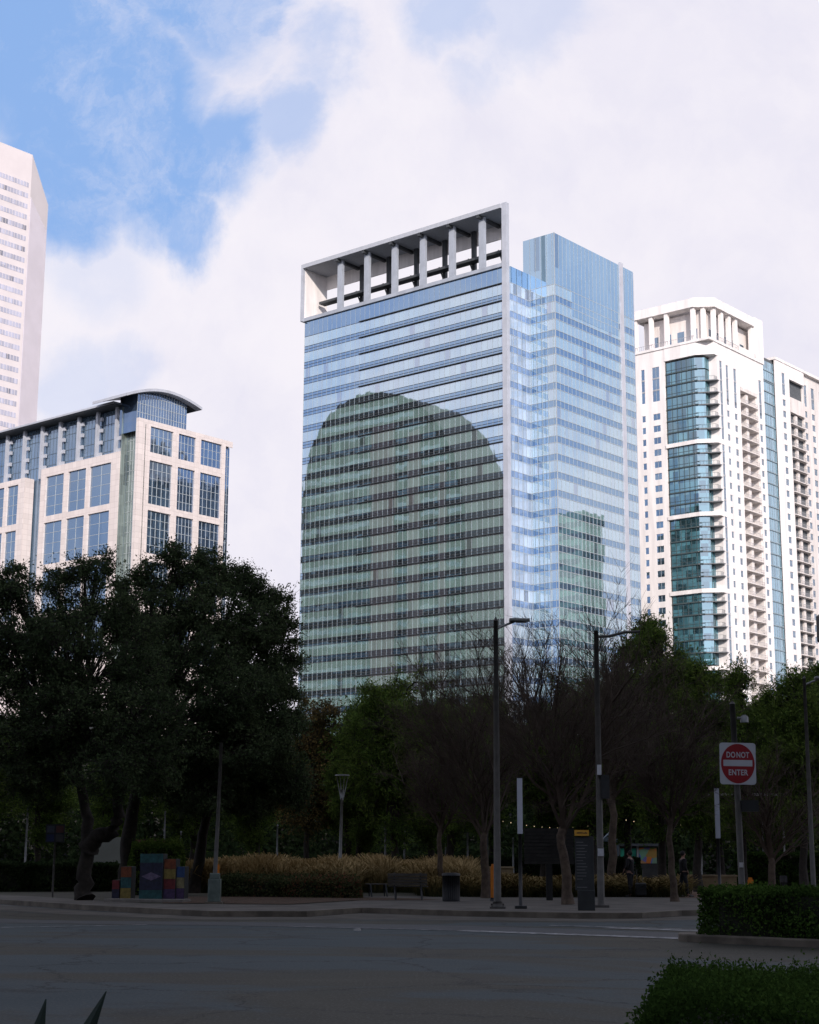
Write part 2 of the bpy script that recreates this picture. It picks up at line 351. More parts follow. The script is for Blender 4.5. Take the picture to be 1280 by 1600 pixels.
# ================================================================ MAIN GLASS TOWER
def tower_main():
    base = at(797, 600, 340); base.z = 0
    T = empty('glass_office_tower', base, 'tall blue glass office tower with open grey roof frame and a white corner fin', 'tower', rz=GRID)
    TOP = 129.2; FH = 4.0; W = 62.0
    floors = []; z = TOP - 4.2
    while z > 0: floors.append(z); z -= FH
    # core solid so no light leaks
    MB().box(-W + .3, -.6, .5, 26, 0, TOP - .2).box(-.6, 6.6, 8.0, 26, 0, 124).build('core', darksteel, T)
    X0 = -44.0
    for k, z in enumerate(floors):
        gb = MB(); sb = MB(); lg = MB()
        gb.box(-W, -1.6, 0, .4, z - 2.5, z); 
        sb.box(-W, -1.6, 0, .4, z - FH, z - 2.5)
        # horizontal transoms
        for zz in (z, z - 2.5, z - 3.25): lg.box(-W, -1.6, -.06, .0, zz - .05, zz + .05)
        gb.build('glass_band', vision, T); sb.build('spandrel_band', spand, T)
        lg.box(X0, -1.6, -.45, -.06, z + .02, z + .14)
        lg.build('ledge', darksteel if k >= 0 else palemetal, T)
        g2 = MB(); s2 = MB(); l2 = MB()
        zt = z
        # right block: inner return, short front and long side wall
        for (mbx, a_, b_) in ((g2, zt - 2.5, zt), (s2, zt - FH, zt - 2.5)):
            if a_ > 122 and True: pass
            mbx.box(-.4, 0, .45, 7.35, a_, b_, 1); mbx.box(.0, 7.0, 7.35, 7.75, a_, b_); mbx.box(6.6, 7.0, 7.75, 39.7, a_, b_)
        for zz in (zt, zt - 2.5):
            l2.box(0, .05, .45, 7.29, zz - .05, zz + .05); l2.box(.05, 7.06, 7.29, 7.35, zz - .05, zz + .05); l2.box(7.0, 7.06, 7.35, 39.7, zz - .05, zz + .05)
        g2.build('side_glass_band', [vision, vision_c], T); s2.build('side_spandrel_band', [spand, spand_c], T); l2.build('side_transom', mullion, T)
    # top bands above first floor line
    MB().box(-W, -1.6, 0, .4, TOP - 4.2, TOP - .35).build('parapet_glass', spand, T)
    # side block mechanical screen
    MECH = glass('screen_glass', (.19, .29, .36), (.56, .72, .90), .55, (1.5, 1.5, 12), .002, .08)
    MB().box(-1.5, 7.0, 7.35, 7.75, 125.0, 137.0).box(6.6, 7.0, 7.75, 39.7, 125.0, 137.0).box(-1.5, 6.6, 39.3, 39.7, 125, 137).box(-1.5, -1.1, 7.75, 39.3, 125, 137).build('mechanical_screen', MECH, T)
    MB().box(6.85, 7.04, 14, 33, 119.3, 125.0).build('dark_glass_panel', MECH, T)
    MB().box(.9, 6.9, 8, 39.2, 131, 131.5).build('screen_roof', conc, T)
    MB().box(-.4, 6.6, 7.8, 39.2, 124.4, 124.9).build('terrace_slab', conc, T)
    m_ = MB()
    for i in range(41): m_.box(-W + i * 1.51 - .025, -W + i * 1.51 + .025, -.075, -.055, 2, TOP - .4)
    m_.build('front_mullions', mullion, T)
    m_ = MB()
    for i in range(5): m_.box(.055, .10, 1.3 + i * 1.5, 1.37 + i * 1.5, 2, 125)
    for i in range(5): m_.box(.4 + i * 1.5, .47 + i * 1.5, 7.24, 7.285, 2, 137)
    for i in range(22): m_.box(7.065, 7.11, 7.4 + i * 1.5, 7.47 + i * 1.5, 2, 137)
    m_.box(7.0, 7.12, 7.25, 7.35, 2, 137.1)
    m_.build('side_mullions', mullion, T)
    # white service column on the side wall
    MB().box(6.9, 7.4, 33.6, 34.9, 0, 137.6).build('white_column', pmat('dull_white', (.44, .45, .50), .8, .1, .3), T)
    MB().box(6.3, 6.98, 39.72, 40.0, 0, 136.8).build('side_back_edge', palemetal, T)
    # fin at the corner
    MB().box(-1.5, -.25, -.65, .45, 0, 143.6).build('corner_fin', palemetal, T)
    # roof frame
    MB().prism([(-W - .6, -1.1), (-1.5, -1.1), (-1.5, .3), (-5.5, 7.6), (-W - .6, 7.6)], 142.4, 143.4).build('roof_slab', pmat('slab_paint', (.40, .42, .46), .8, .1), T)
    MB().box(-W - .6, -W + .0, -1.1, -.3, TOP - .4, 142.4).build('left_post', palemetal, T)
    MB().box(-W - .6, -W + .1, -.3, 7.6, TOP - .4, 142.4).build('end_wall', stucco, T)
    MB().box(-W, -1.6, -.5, 2.2, TOP - .35, TOP + .5).box(-W, -6, 2.2, 12, TOP - .35, TOP - .2).build('roof_sill', conc, T)
    mbp = MB().box(.3, 1.9, 0, .7, 0, 12.6)
    proto = None
    for i in range(6):
        x = -52.2 + i * 8.62
        if proto is None: proto = mbp.build('roof_column', conc, T); o = proto
        else: o = child_obj('roof_column', proto, T)
        o.location = (x, .5, TOP + .45)
    bm_ = MB()
    for i in range(6):
        x = -52.2 + i * 8.62; bm_.box(x + .8, x + 1.5, -1.0, 7.2, 141.7, 142.4)
    bm_.build('roof_beams', darksteel, T)
    for i in range(6):
        rear = MB()
        x = -50.0 + i * 8.62 ; rear.box(x + .2, x + 1.2, 6.2, 7.0, TOP + .5, 142.4)
        rear.tube([(x + .7, 6.2, TOP + 3.2), (x + .7, 4.4, TOP + 6.0)], .18, 6); rear.build('rear_post', darksteel, T)
    MB().box(-W + 1, -5, 3.8, 5.9, TOP + 5.0, TOP + 5.6).build('gantry_beam', darksteel, T)
    MB().box(-W + .2, -5.6, 7.2, 7.5, 139.0, 142.4).build('rear_fascia', stucco, T)
    MB().box(-.4, 0, .45, 7.35, TOP - 4.2, 128.8).build('return_parapet', spand, T)
    return T
tower_main()

# ================================================================ GRANITE OFFICE BLOCK (left)
def granite_block():
    base = at(213, 750, 450); base.z = 0
    T = empty('granite_office_block', base, 'pale granite and blue glass office block with a curved roof at its corner', 'building', rz=GRID)
    TOPB = 123.6
    def openings(face, off, u0, u1, zt, zb, cols, rows, nm='granite_frame', thick=1.2):
        """granite frame with rectangular openings"""
        mb = MB(); us = [u0] + [e for c_ in cols for e in c_] + [u1]
        for i in range(0, len(us), 2): fbox(mb, face, off, us[i], us[i + 1], 0, thick, zb, zt)
        zs = [zb] + [e for r_ in reversed(rows) for e in r_] + [zt]
        for i in range(0, len(zs), 2):
            for c_ in cols: fbox(mb, face, off, c_[0], c_[1], 0.01, thick, zs[i], zs[i + 1])
        mb.build(nm, granite, T)
    def bay(face, off, c_, r_, mat, nx, nz, nm='window_bay'):
        mb = MB(); fbox(mb, face, off, c_[0], c_[1], .55, .75, r_[0], r_[1], 0)
        for i in range(1, nx):
            u = c_[0] + (c_[1] - c_[0]) * i / nx; fbox(mb, face, off, u - .07, u + .07, .47, .55, r_[0], r_[1], 1)
        for i in range(1, nz):
            z = r_[0] + (r_[1] - r_[0]) * i / nz; fbox(mb, face, off, c_[0], c_[1], .485, .55, z - .06, z + .06, 1)
        mb.build(nm, [mat, mullion], T)
    rowsB = [(114.3, 121.9), (99.2, 111.9), (84.9, 97.3), (70, 82.5), (55, 67.5)]
    colsB = [(4.7, 13.4), (15.5, 22.2), (24.3, 32.7)]
    openings('B', 0, 0.2, 34.3, TOPB, 40, colsB, rowsB)
    for r_ in rowsB:
        for i, c_ in enumerate(colsB): bay('B', 0, c_, r_, navy if i else MATS.get('steelnavy') or glass('steelnavy', (.05, .09, .14), (.60, .70, .82), .50, (1.8, 1.8, 3), .02, .4), 5, 5 if r_[1] - r_[0] > 9 else 3)
    # dark glass end
    bay('B', -.6, (34.3, 36.9), (40, 121.8), navy, 3, 28, 'end_glass')
    MB().box(-.3, -.05, 34.3, 37.2, 121.8, TOPB).build('end_cap', granite, T)
    MB().box(-20, -1.2, 3.3, 36.6, 0, TOPB - .6).build('core', darksteel, T)
    MB().box(-1.2, 0, .2, 34.3, 0, 40).build('lower_wall', granite, T)
    # re-entrant glass corner
    gn = glass('pale_green_glass', (.16, .19, .17), (.60, .66, .66), .35, (1.4, 1.4, 3), .015, .3)
    mb = MB().box(-7.3, -.0, 2.6, 2.9, 40, TOPB - 1.5).box(-7.6, -7.3, .2, 2.9, 40, 128).box(-1.5, -1.2, .3, 2.6, 40, TOPB - 1.5)
    for i in range(1, 6): mb.box(-7.3 + i * 1.2 - .05, -7.3 + i * 1.2 + .05, 2.5, 2.6, 40, TOPB - 1.5, 1)
    for k in range(28): mb.box(-7.3, 0, 2.5, 2.6, 40 + k * 3, 40.12 + k * 3, 1)
    mb.build('recessed_glass', [gn, mullion], T)
    # A side lower granite frames
    rowsA = [(99.9, 112.1), (85.2, 97.9), (70.5, 83.2), (56, 69)]
    colsA = [(11.4, 20.9), (22.7, 30.9), (33.0, 41.4)]
    def neg(cs): return [(-b_, -a_) for a_, b_ in reversed(cs)]
    openings('A', 0, -43.9, -7.6, 114.8, 40, neg(colsA), rowsA, 'granite_frame', 1.6)
    for r_ in rowsA:
        for c_ in neg(colsA): bay('A', 0, c_, r_, steelblue, 2, 4)
    openings('A', -2.2, -68, -48.8, 112.6, 40, neg([(52.0, 57.4), (59.0, 65.5)]), [(a_ - 1.2, b_ - 1.2) for a_, b_ in rowsA], 'granite_frame', 3.4)
    for r_ in rowsA:
        for c_ in neg([(52.0, 57.4), (59.0, 65.5)]): bay('A', -2.2, c_, (r_[0] - 1.2, r_[1] - 1.2), steelblue, 2, 4)
    # upper glass wall with columns under the eave
    mb = MB().box(-110, -8.0, 1.7, 2.1, 40, 128.3, 0)
    for i in range(70): mb.box(-110 + i * 1.5, -110 + i * 1.5 + .08, 1.62, 1.7, 40, 128.2, 1)
    for z in (116, 119.4, 124.2, 127): mb.box(-110, -8, 1.60, 1.7, z, z + .12, 1)
    mb.build('upper_glass_wall', [steelblue, pmat('slate_mullion', (.10, .13, .16), .5)], T)
    MB().box(-110, -20, 2.2, 36, 0, 128.2).box(-20, -9, 3.2, 20, 123, 128).build('upper_core', darksteel, T)
    proto = None
    for i in range(12):
        x = -10.2 - i * 8.7
        if proto is None:
            mb = MB().box(-.45, .45, -.5, .4, 112, 128.4)
            for z in (115, 118.6, 122.2, 125.6): mb.box(.45, 1.5, .3, .9, z, z + 1.1)
            proto = mb.build('pier', palemetal, T); o = proto
        else: o = child_obj('pier', proto, T)
        o.location = (x, .6, 0)
    # eave: dark soffit, thin pale edge
    MB().box(-112, -8.3, -2.2, 12, 128.45, 128.75).build('eave_soffit', darksteel, T)
    MB().box(-112, -8.3, -2.6, 12, 128.75, 129.3).build('eave_edge', palemetal, T)
    # curved glass penthouse and its arched roof (arch spans along y)
    ya, yb = -5.5, 23.0
    def arch(y): u = (y - ya) / (yb - ya); return 128.6 + 1.9 * u + 3.1 * math.sin(math.pi * min(1, u)) ** .9
    ys = np.linspace(ya, yb, 25); mb = MB()
    for i in range(24):
        y0, y1 = ys[i], ys[i + 1]; z0, z1 = arch(y0), arch(y1); xa = -1.6
        for (xx, mi) in ((0, 0),):
            mb.q([(-1.2, y0, z0), (-1.2, y1, z1), (-14, y1, z1), (-14, y0, z0)][::-1], 1)
            mb.q([(1.2, y0, z0 + .0), (1.2, y1, z1 + .0), (1.2, y1, z1 + .8), (1.2, y0, z0 + .8)])
            mb.q([(1.2, y0, z0 + .8), (1.2, y1, z1 + .8), (-14, y1, z1 + .8), (-14, y0, z0 + .8)])
            mb.q([(1.2, y0, z0), (1.2, y1, z1), (-1.2, y1, z1), (-1.2, y0, z0)][::-1])
    mb.box(-14, 1.2, ya - .2, ya, arch(ya), arch(ya) + .8); mb.box(-14, 1.2, yb, yb + .2, arch(yb), arch(yb) + .8)
    mb.build('arched_roof', [palemetal, darksteel], T)
    mb = MB(); yy = np.linspace(.5, 19.4, 20)
    for i in range(19):
        y0, y1 = yy[i], yy[i + 1]
        mb.q([(-1.4, y0, 120), (-1.4, y1, 120), (-1.4, y1, arch(y1)), (-1.4, y0, arch(y0))])
        mb.box(-1.4, -1.3, y0 - .06, y0 + .06, 123, min(arch(y0), arch(y1)), 1)
    for z in (125.6, 128.2, 130.8): mb.box(-1.4, -1.32, .5, 19.4, z, z + .12, 1)
    mb.q([(-1.4, 19.4, 120), (-14, 19.4, 120), (-14, 19.4, arch(19.4)), (-1.4, 19.4, arch(19.4))])
    mb.q([(-1.4, .5, 120), (-9, .5, 120), (-9, .5, arch(.5)), (-1.4, .5, arch(.5))])
    mb.build('penthouse_glass', [navy, mullion], T)
    return T
granite_block()

# ================================================================ FAR PALE TOWER (left edge)
def far_tower():
    Yc = 640
    c0 = at(48, 300, Yc); c0.z = 0
    T = empty('banded_stone_tower', c0, 'very tall pale stone tower with horizontal window bands, cut by the left edge', 'tower', rz=GRID)
    a_, b_ = ray(48, 242); top = EYE + b_ * Yc
    pale = pmat('blush_stone', (.62, .57, .57), .8, .05, .1); pale2 = pmat('grey_violet_stone', (.58, .55, .60), .8, .05, .1)
    # plan: front face along -y (runs toward the near left), chamfer at the corner
    ch = [(0, 0), (-9.5, 7.0), (-9.5, 34), (-46, 34), (-46, -44), (0, -44)]
    ch = [(0, -44), (0, 0), (-5.0, 13.0), (-40, 13), (-40, -44)]
    mb = MB().prism(ch, 0, top - 28)
    # sloping crown over the chamfer
    n = len(ch); b0 = len(mb.v)
    tops = [top, top, top - 17, top - 17, top]
    mb.v += [(x, y, top - 28) for x, y in ch] + [(x, y, tz) for (x, y), tz in zip(ch, tops)]
    mb.f.append((b0 + n, b0 + n + 1, b0 + n + 4)); mb.f.append((b0 + n + 1, b0 + n + 2, b0 + n + 3)); mb.f.append((b0 + n + 1, b0 + n + 3, b0 + n + 4)); mb.mi += [0] * 3; mb.sm += [False] * 3
    for i in range(n):
        j = (i + 1) % n; mb.f.append((b0 + i, b0 + j, b0 + n + j, b0 + n + i)); mb.mi.append(0); mb.sm.append(False)
    mb.build('stone_body', [pale], T)
    gw = glass('haze_toned_window_glass', (.42, .42, .50), (.7, .72, .80), .25, (1.5, 1.5, 60), .01, .25)  # distance haze put into a paler glass colour
    z = top - 13; k = 0
    while z > 90:
        m2 = MB().box(-.2, .06, -43.5, -1.2, z - 2.1, z)
        for i in range(28): m2.box(.06, .12, -43.5 + i * 1.52, -43.35 + i * 1.52, z - 2.1, z, 1)
        m2.build('window_band', [gw, pale], T); z -= 4.75
    # fine ribs on the angled side
    m2 = MB(); L = math.hypot(5, 13)
    ux, uy = -5 / L, 13 / L; nx, ny = uy, -ux
    m2v = []
    for i in range(30):
        s0 = .3 + i * .45
        if s0 > L - .4: break
        x, y = ux * s0, uy * s0
        m2.prism([(x + nx * .0, y + ny * .0), (x + nx * .25, y + ny * .25), (x + nx * .25 + ux * .16, y + ny * .25 + uy * .16), (x + ux * .16, y + uy * .16)], 60, top - 19 - i * .35)
    m2.build('side_ribs', pale2, T)
    return T
far_tower()

# ================================================================ WHITE RESIDENTIAL TOWER (right)
def residential():
    base = at(1110, 600, 430); base.z = 0
    T = empty('white_apartment_tower', base, 'white high-rise apartment tower with teal corner bays, stacked balconies and open roof loggia', 'building', rz=GRID)
    FH = 3.43; BANDS = [133.9 + .2, 113.35, 93.0, 71.9, 51.0]
    base_z = 113.35 - 20 * FH   # floor lines
    wins = []      # (face, off, u0,u1,z0,z1)
    def wall(face, off, u0, u1, zb, zt, cols, name='wall', mat=stucco, thick=.5):
        """piers between window columns plus spandrels between the windows of a column"""
        mb = MB(); us = [u0] + [e for c_ in cols for e in c_[:2]] + [u1]
        for i in range(0, len(us), 2): fbox(mb, face, off, us[i], us[i + 1], 0, thick, zb, zt)
        for (a_, b_, zz, glassrec) in [(c_[0], c_[1], c_[2], c_[3]) for c_ in cols]:
            prev = zb
            for (z0, z1) in zz:
                if z0 > prev: fbox(mb, face, off, a_, b_, .003, thick - .003, prev, z0)
                prev = z1
                if glassrec: wins.append((face, off, a_, b_, z0, z1))
            if prev < zt: fbox(mb, face, off, a_, b_, .003, thick - .003, prev, zt)
        return mb.build(name, mat, T)
    def fl(z): return 113.35 + FH * round((z - 113.35) / FH)
    floors = [113.35 + FH * k for k in range(-22, 8)]
    fl_low = [z for z in floors if 35 < z < 128]
    sm = [(z + .9, z + 2.7) for z in fl_low]
    tallw = [(126.5, 136.5)]
    nA = [(z + .9, z + 2.7) for z in fl_low if z < 122] + tallw
    MB().box(-24.0, -3.9, 4.2, 30.5, 0, 140.6).build('core', pmat('shadow_interior', (.10, .11, .12), .8), T)
    # face A
    wall('A', 0, -24.6, -14.3, 0, 141.3, [(-22.0, -20.9, nA, 1), (-18.4, -16.1, nA, 1)])
    MB().box(-24.6, -14.3, .5, 4.2, 0, 141).build('wall_return', stucco, T)
    # teal bays, floor by floor
    for z in floors:
        if z < 35 or z > 136: continue
        mb = MB().box(-14.0, -5.0, .35, .55, z, z + FH - .35, 0)
        for i in range(6): mb.box(-14.0 + i * 1.6, -13.88 + i * 1.6, .25, .35, z, z + FH - .35, 1)
        mb.box(-14.0, -4.2, .27, .35, z + .75, z + .85, 1)
        # canted corner
        mb.q([(-5.0, .35, z), (-2.6, 1.9, z), (-2.6, 1.9, z + FH - .35), (-5.0, .35, z + FH - .35)], 0)
        mb.box(-2.8, -2.6, 1.9, 4.2, z, z + FH - .35, 0)
        for yy in (1.9, 2.9): mb.box(-2.6, -2.5, yy, yy + .1, z, z + FH - .35, 1)
        mb.box(-14.1, -4.2, .05, 1.2, z - .35, z, 1)
        mb.build('glass_bay', [teal, pmat('bay_frame', (.06, .085, .09), .5)], T)
        if not any(abs(z - b_) < 1.2 for b_ in BANDS):
            s_ = MB().prism([(-5.4, -.1), (.5, 2.9), (.5, 4.15), (-2.55, 4.15), (-2.55, 1.85), (-5.0, .3)], z - .34, z - .08).build('corner_balcony', pmat('balcony_slab', (.16, .17, .18), .8), T)
            r_ = MB()
            for (a_, b_) in (((-5.0, .1), (-.25, 2.7)), ((-.2, 2.7), (-.2, 4.1))):
                r_.tube([(*a_, z + 1.0), (*b_, z + 1.0)], .04, 4); 
                for i in range(7):
                    x = a_[0] + (b_[0] - a_[0]) * i / 6; y = a_[1] + (b_[1] - a_[1]) * i / 6; r_.tube([(x, y, z - .1), (x, y, z + 1)], .025, 4)
            r_.build('railing', pmat('rail_steel', (.22, .24, .26), .5), s_)
    for b_ in BANDS[1:]:
        MB().prism([(-14.4, -.35), (-4.4, -.35), (.35, 2.45), (.35, 4.6), (-3, 4.6), (-5, 1.6), (-14.4, 1.6)], b_ - 1.0, b_ + .1).build('white_band', stucco, T)
    MB().box(-2.6, -.51, 4.2, 4.6, 35, 141).build('corner_return', stucco, T)
    # dark slot left of the bays
    MB().box(-14.35, -14.1, .4, 1.0, 35, 138).build('dark_slot', darksteel, T)
    MB().prism([(-14.4, -.1), (-4.4, -.1), (.1, 2.45), (.1, 4.6), (-24, 4.6), (-24.0, 1.0), (-14.4, 1.0)], 137.6, 141.3).build('head_wall', stucco, T)
    # face B main: narrow blue strips, window pairs, balconies
    segs = [(51.9, 71.0), (72.3, 92.2), (93.6, 112.5), (114.0, 136.5)]
    strip_z = segs
    winB = [(z + .9, z + 2.7) for z in fl_low if z < 124]
    tall2 = winB + [(125.6, 136.0)]
    wall('B', 0, 4.2, 16.8, 0, 141.3, [(5.5, 6.9, strip_z, 1), (9.0, 10.3, tall2, 1), (13.3, 14.8, tall2, 1)])
    wall('B', 0, 27.0, 31.0, 0, 141.3, [(28.0, 29.5, tall2, 1)])
    def balcony_stack(u0, u1, off, zs, wallmat):
        mb = MB(); fbox(mb, 'B', off, u0, u1, 2.6, 2.9, 0, zs[-1] + 8)            # back wall
        fbox(mb, 'B', off, u0 - .3, u0, .5, 2.9, 0, zs[-1] + 8); fbox(mb, 'B', off, u1, u1 + .3, .5, 2.9, 0, zs[-1] + 8)
        fbox(mb, 'B', off, u0, u1, 0.004, 2.6, zs[-1] + FH, zs[-1] + 8)
        mb.build('balcony_recess', wallmat, T)
        pr = None
        um = (u0 + u1) / 2
        for z in zs:
            if pr is None:
                mb = MB(); fbox(mb, 'B', off, u0, u1, -.25, 2.6, -.25, 0); fbox(mb, 'B', off, um - .9, um + .5, .6, 2.6, 0, FH - .25)
                pr = mb.build('balcony', wallmat, T); rl = MB()
                fbox(rl, 'B', off, u0 + .1, u1 - .1, -.16, -.10, 1.0, 1.08); n_ = int((u1 - u0) / .55)
                for i in range(n_): u = u0 + .1 + (u1 - u0 - .2) * i / (n_ - 1); fbox(rl, 'B', off, u - .025, u + .025, -.155, -.105, 0, 1.0)
                rl = rl.build('railing', pmat('rail_pale', (.36, .36, .38), .5), pr)
                dr = MB(); fbox(dr, 'B', off, um + .9, u1 - .6, 2.5, 2.6, .05, 2.3); fbox(dr, 'B', off, u0 + .4, um - 1.3, 2.5, 2.6, .3, 2.3); dr = dr.build('door', reswin, pr); o = pr
            else:
                o = child_obj('balcony', pr, T); child_obj('railing', rl, o); child_obj('door', dr, o)
            o.location.z = z
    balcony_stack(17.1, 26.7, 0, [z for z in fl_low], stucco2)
    MB().box(-.5, 0, 16.8, 27.0, 131.5, 141.3).build('head_panel', stucco, T)
    # glass strip between main block and wing
    mb = MB().box(-.9, -.6, 31.0, 38.2, 0, 143.2, 0)
    for i in range(6): mb.box(-.6, -.5, 31.6 + i * 1.32, 31.72 + i * 1.32, 0, 143.2, 1)
    for z in floors: mb.box(-.6, -.35, 31.0, 38.2, z - .15, z + .15, 1)
    for z in (136.9, 140.3): mb.box(-.6, -.4, 31.0, 38.2, z - .1, z + .1, 1)
    mb.build('glass_strip', [glass('strip_glass', (.20, .34, .42), (.70, .82, .92), .5, (1.3, 1.3, 3.43), .01, .4), pmat('strip_mullion', (.25, .32, .36), .5)], T)
    # wing
    WT = 144.8; wtall = [z for z in floors if 35 < z < 138]
    wz = [(z + .9, z + 2.8) for z in wtall if z < 133] + [(134.8, 141.5)]
    wall('B', .3, 38.2, 46.6, 0, WT, [(42.0, 43.9, wz, 1)], 'wing_wall')
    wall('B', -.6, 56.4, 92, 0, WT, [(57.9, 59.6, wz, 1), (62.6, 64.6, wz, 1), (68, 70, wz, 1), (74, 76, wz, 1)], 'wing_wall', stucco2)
    balcony_stack(46.9, 56.3, .3, [z for z in wtall if z < 130], stucco2)
    MB().box(-.5, .3, 46.6, 56.4, 140.5, WT).build('wing_head', stucco, T)
    MB().box(-18, -.9, 31.0, 92, 0, WT - .5).build('wing_core', pmat('shadow_interior', (.1, .1, .1)), T)
    MB().box(-18, .5, 38.0, 92, WT - .2, WT + .6).build('wing_parapet', stucco, T)
    # windows
    wins.sort(key=lambda q_: abs(q_[4] - 100) + (0 if q_[0] == 'A' else 5) + max(0, q_[2] - 45))
    fr = pmat('window_frame', (.35, .37, .40), .5)
    rest = MB()
    for i, (face, off, u0, u1, z0, z1) in enumerate(wins):
        mb = MB() if i < 100 else rest
        fbox(mb, face, off, u0, u1, .16, .22, z0, z1, 0)
        um = (u0 + u1) / 2
        if u1 - u0 > 1.25: fbox(mb, face, off, um - .05, um + .05, .10, .16, z0, z1, 1)
        if z1 - z0 > 4:
            k = z0 + FH
            while k < z1 - 1: fbox(mb, face, off, u0, u1, .08, .16, k - .35, k + .1, 1); k += FH
        if i < 100: mb.build('window', [reswin, fr], T)
    tag(rest.build('window_field', [reswin, fr], T), kind='stuff')
    # crown: deck, set-back penthouse, loggia frame
    MB().box(-24.6, 0.3, -.3, 31.2, 141.3, 142.0).build('deck', stucco, T)
    mb = MB().box(-22.5, -3.0, 3.0, 29, 142, 151.0)
    mb.build('penthouse', stucco2, T)
    mb = MB()
    for (x, y) in ((-21, 0), (-14.8, 0), (-5.8, 0), (-.9, 4.2)): pass
    cols = [(-23.8, .1), (-18.6, .1), (-13.6, .1), (-5.2, .3), (-2.9, 1.9), (-.9, 4.0), (-.9, 8.2), (-.9, 12.4), (-.9, 16.2), (-.9, 25.5), (-.9, 29.3)]
    pr = None
    for x, y in cols:
        if pr is None: pr = MB().box(-.55, .55, 0, 1.1, 142, 151.6).build('loggia_column', stucco, T); o = pr
        else: o = child_obj('loggia_column', pr, T)
        o.location = (x, y, 0)
    MB().prism([(-24.6, -.3), (-4.6, -.3), (.3, 3.4), (.3, 31.2), (-3.6, 31.2), (-3.6, 5), (-6, 2.9), (-24.6, 2.9)], 151.6, 154.2).build('loggia_roof', stucco, T)
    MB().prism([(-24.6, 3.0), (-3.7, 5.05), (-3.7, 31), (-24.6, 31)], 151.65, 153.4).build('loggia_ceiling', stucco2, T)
    MB().box(-.9, .32, 26.4, 31.2, 142, 154.5).box(-.7, .31, 16.5, 25.8, 142, 143.4).build('stair_pier', stucco, T)
    rl = MB()
    for i in range(30): rl.box(-24.3 + i * .66, -24.24 + i * .66, .02, .08, 142, 143.3)
    for i in range(38): rl.box(.1, .16, 4 + i * .62, 4.06 + i * .62, 142, 143.3)
    rl.box(-24.4, -4.5, .01, .09, 143.3, 143.38).box(.08, .17, 3.6, 27, 143.3, 143.38)
    rl.build('roof_railing', pmat('rail_pale', (.36, .36, .38)), T)
    for i in range(5): MB().box(-3.05, -2.9, 5.5 + i * 4.4, 7.6 + i * 4.4, 143, 146.2).build('penthouse_window', reswin, T)
    for i in range(4): MB().box(-20 + i * 4.2, -17.8 + i * 4.2, 2.9, 3.05, 143, 146.2).build('penthouse_window', reswin, T)
residential()

# ================================================================ BUILDINGS OUTSIDE THE FRAME (some mirror in the glass; unseen blocks are set to shade the street)
def arch_tower():
    base = at(797, 600, 340); base.z = 0
    T = empty('round_topped_tower', base, 'dark brown office tower with a round arched top, mirrored in the glass tower', 'tower', rz=GRID)
    brown = pmat('dark_brown_stone', (.035, .028, .025), .8, .25, .08); gg = glass('bottle_glass', (.03, .05, .05), (.45, .60, .62), .34, (3, 3, 4), .03, .8)
    x0, x1, yf, yb = -158, -91, -100, -124; cx = (x0 + x1) / 2; hw = (x1 - x0) / 2
    def top(x):
        u = (x - cx) / hw; return 110 + 35 * (max(0, 1 - abs(u) ** 2.2)) ** .55 - 7 * u
    xs = np.linspace(x0, x1, 33); mb = MB()
    for a_, b_ in zip(xs[:-1], xs[1:]):
        za, zb = top(a_), top(b_)
        mb.q([(a_, yf, 0), (a_, yf, za), (b_, yf, zb), (b_, yf, 0)]); mb.q([(a_, yb, 0), (b_, yb, 0), (b_, yb, zb), (a_, yb, za)])
        mb.q([(a_, yf, za), (a_, yb, za), (b_, yb, zb), (b_, yf, zb)])
    mb.q([(x0, yf, 0), (x0, yb, 0), (x0, yb, top(x0)), (x0, yf, top(x0))]); mb.q([(x1, yf, 0), (x1, yf, top(x1)), (x1, yb, top(x1)), (x1, yb, 0)])
    mb.build('stone_body', brown, T)
    MB().box(-128, -118, yf + .16, yf + .5, 0, 134).box(-113, -108, yf + .16, yf + .5, 0, 130).box(-101, -98, yf + .16, yf + .5, 0, 118).build('brick_bay', pmat('red_brown_brick', (.26, .16, .14), .8, .2, .1), T)
    z = 12; 
    while z < 140:
        ins = [x for x in np.linspace(x0, x1, 151) if top(x) > z + 3.4]
        if len(ins) > 4: MB().box(min(ins) + 1, max(ins) - 1, yf, yf + .15, z, z + 1.5).build('window_band', gg, T)
        z += 4.1
arch_tower()
def slab(name, loc, sx_, sy_, h, label, mat, gl, rz=GRID):
    T = empty(name, loc, label, 'building', rz=rz)
    MB().box(-sx_ / 2, sx_ / 2, -sy_ / 2, sy_ / 2, 0, h).build('wall', mat, T)
    z = 5
    while z < h - 3:
        mb = MB()
        mb.box(-sx_ / 2 + 1, sx_ / 2 - 1, -sy_ / 2 - .1, -sy_ / 2, z, z + 1.9).box(-sx_ / 2 + 1, sx_ / 2 - 1, sy_ / 2, sy_ / 2 + .1, z, z + 1.9)
        mb.box(-sx_ / 2 - .1, -sx_ / 2, -sy_ / 2 + 1, sy_ / 2 - 1, z, z + 1.9).box(sx_ / 2, sx_ / 2 + .1, -sy_ / 2 + 1, sy_ / 2 - 1, z, z + 1.9)
        mb.build('window_band', gl, T); z += 4
dst = pmat('dark_office_stone', (.05, .045, .042), .8, .2, .1); dgl = glass('dark_office_glass', (.02, .025, .03), (.5, .55, .6), .15, (3, 3, 4), .01, .4)
slab('off_frame_block', (-66, -150, 0), 84, 40, 118, 'unseen dark office block behind the viewer, sized to shade the street, western one', dst, dgl, 0)  # unseen blocks, placed and sized to shade the foreground
slab('off_frame_block', (24, -152, 0), 84, 44, 126, 'unseen dark office block behind the viewer, sized to shade the street, middle one', dst, dgl, 0)
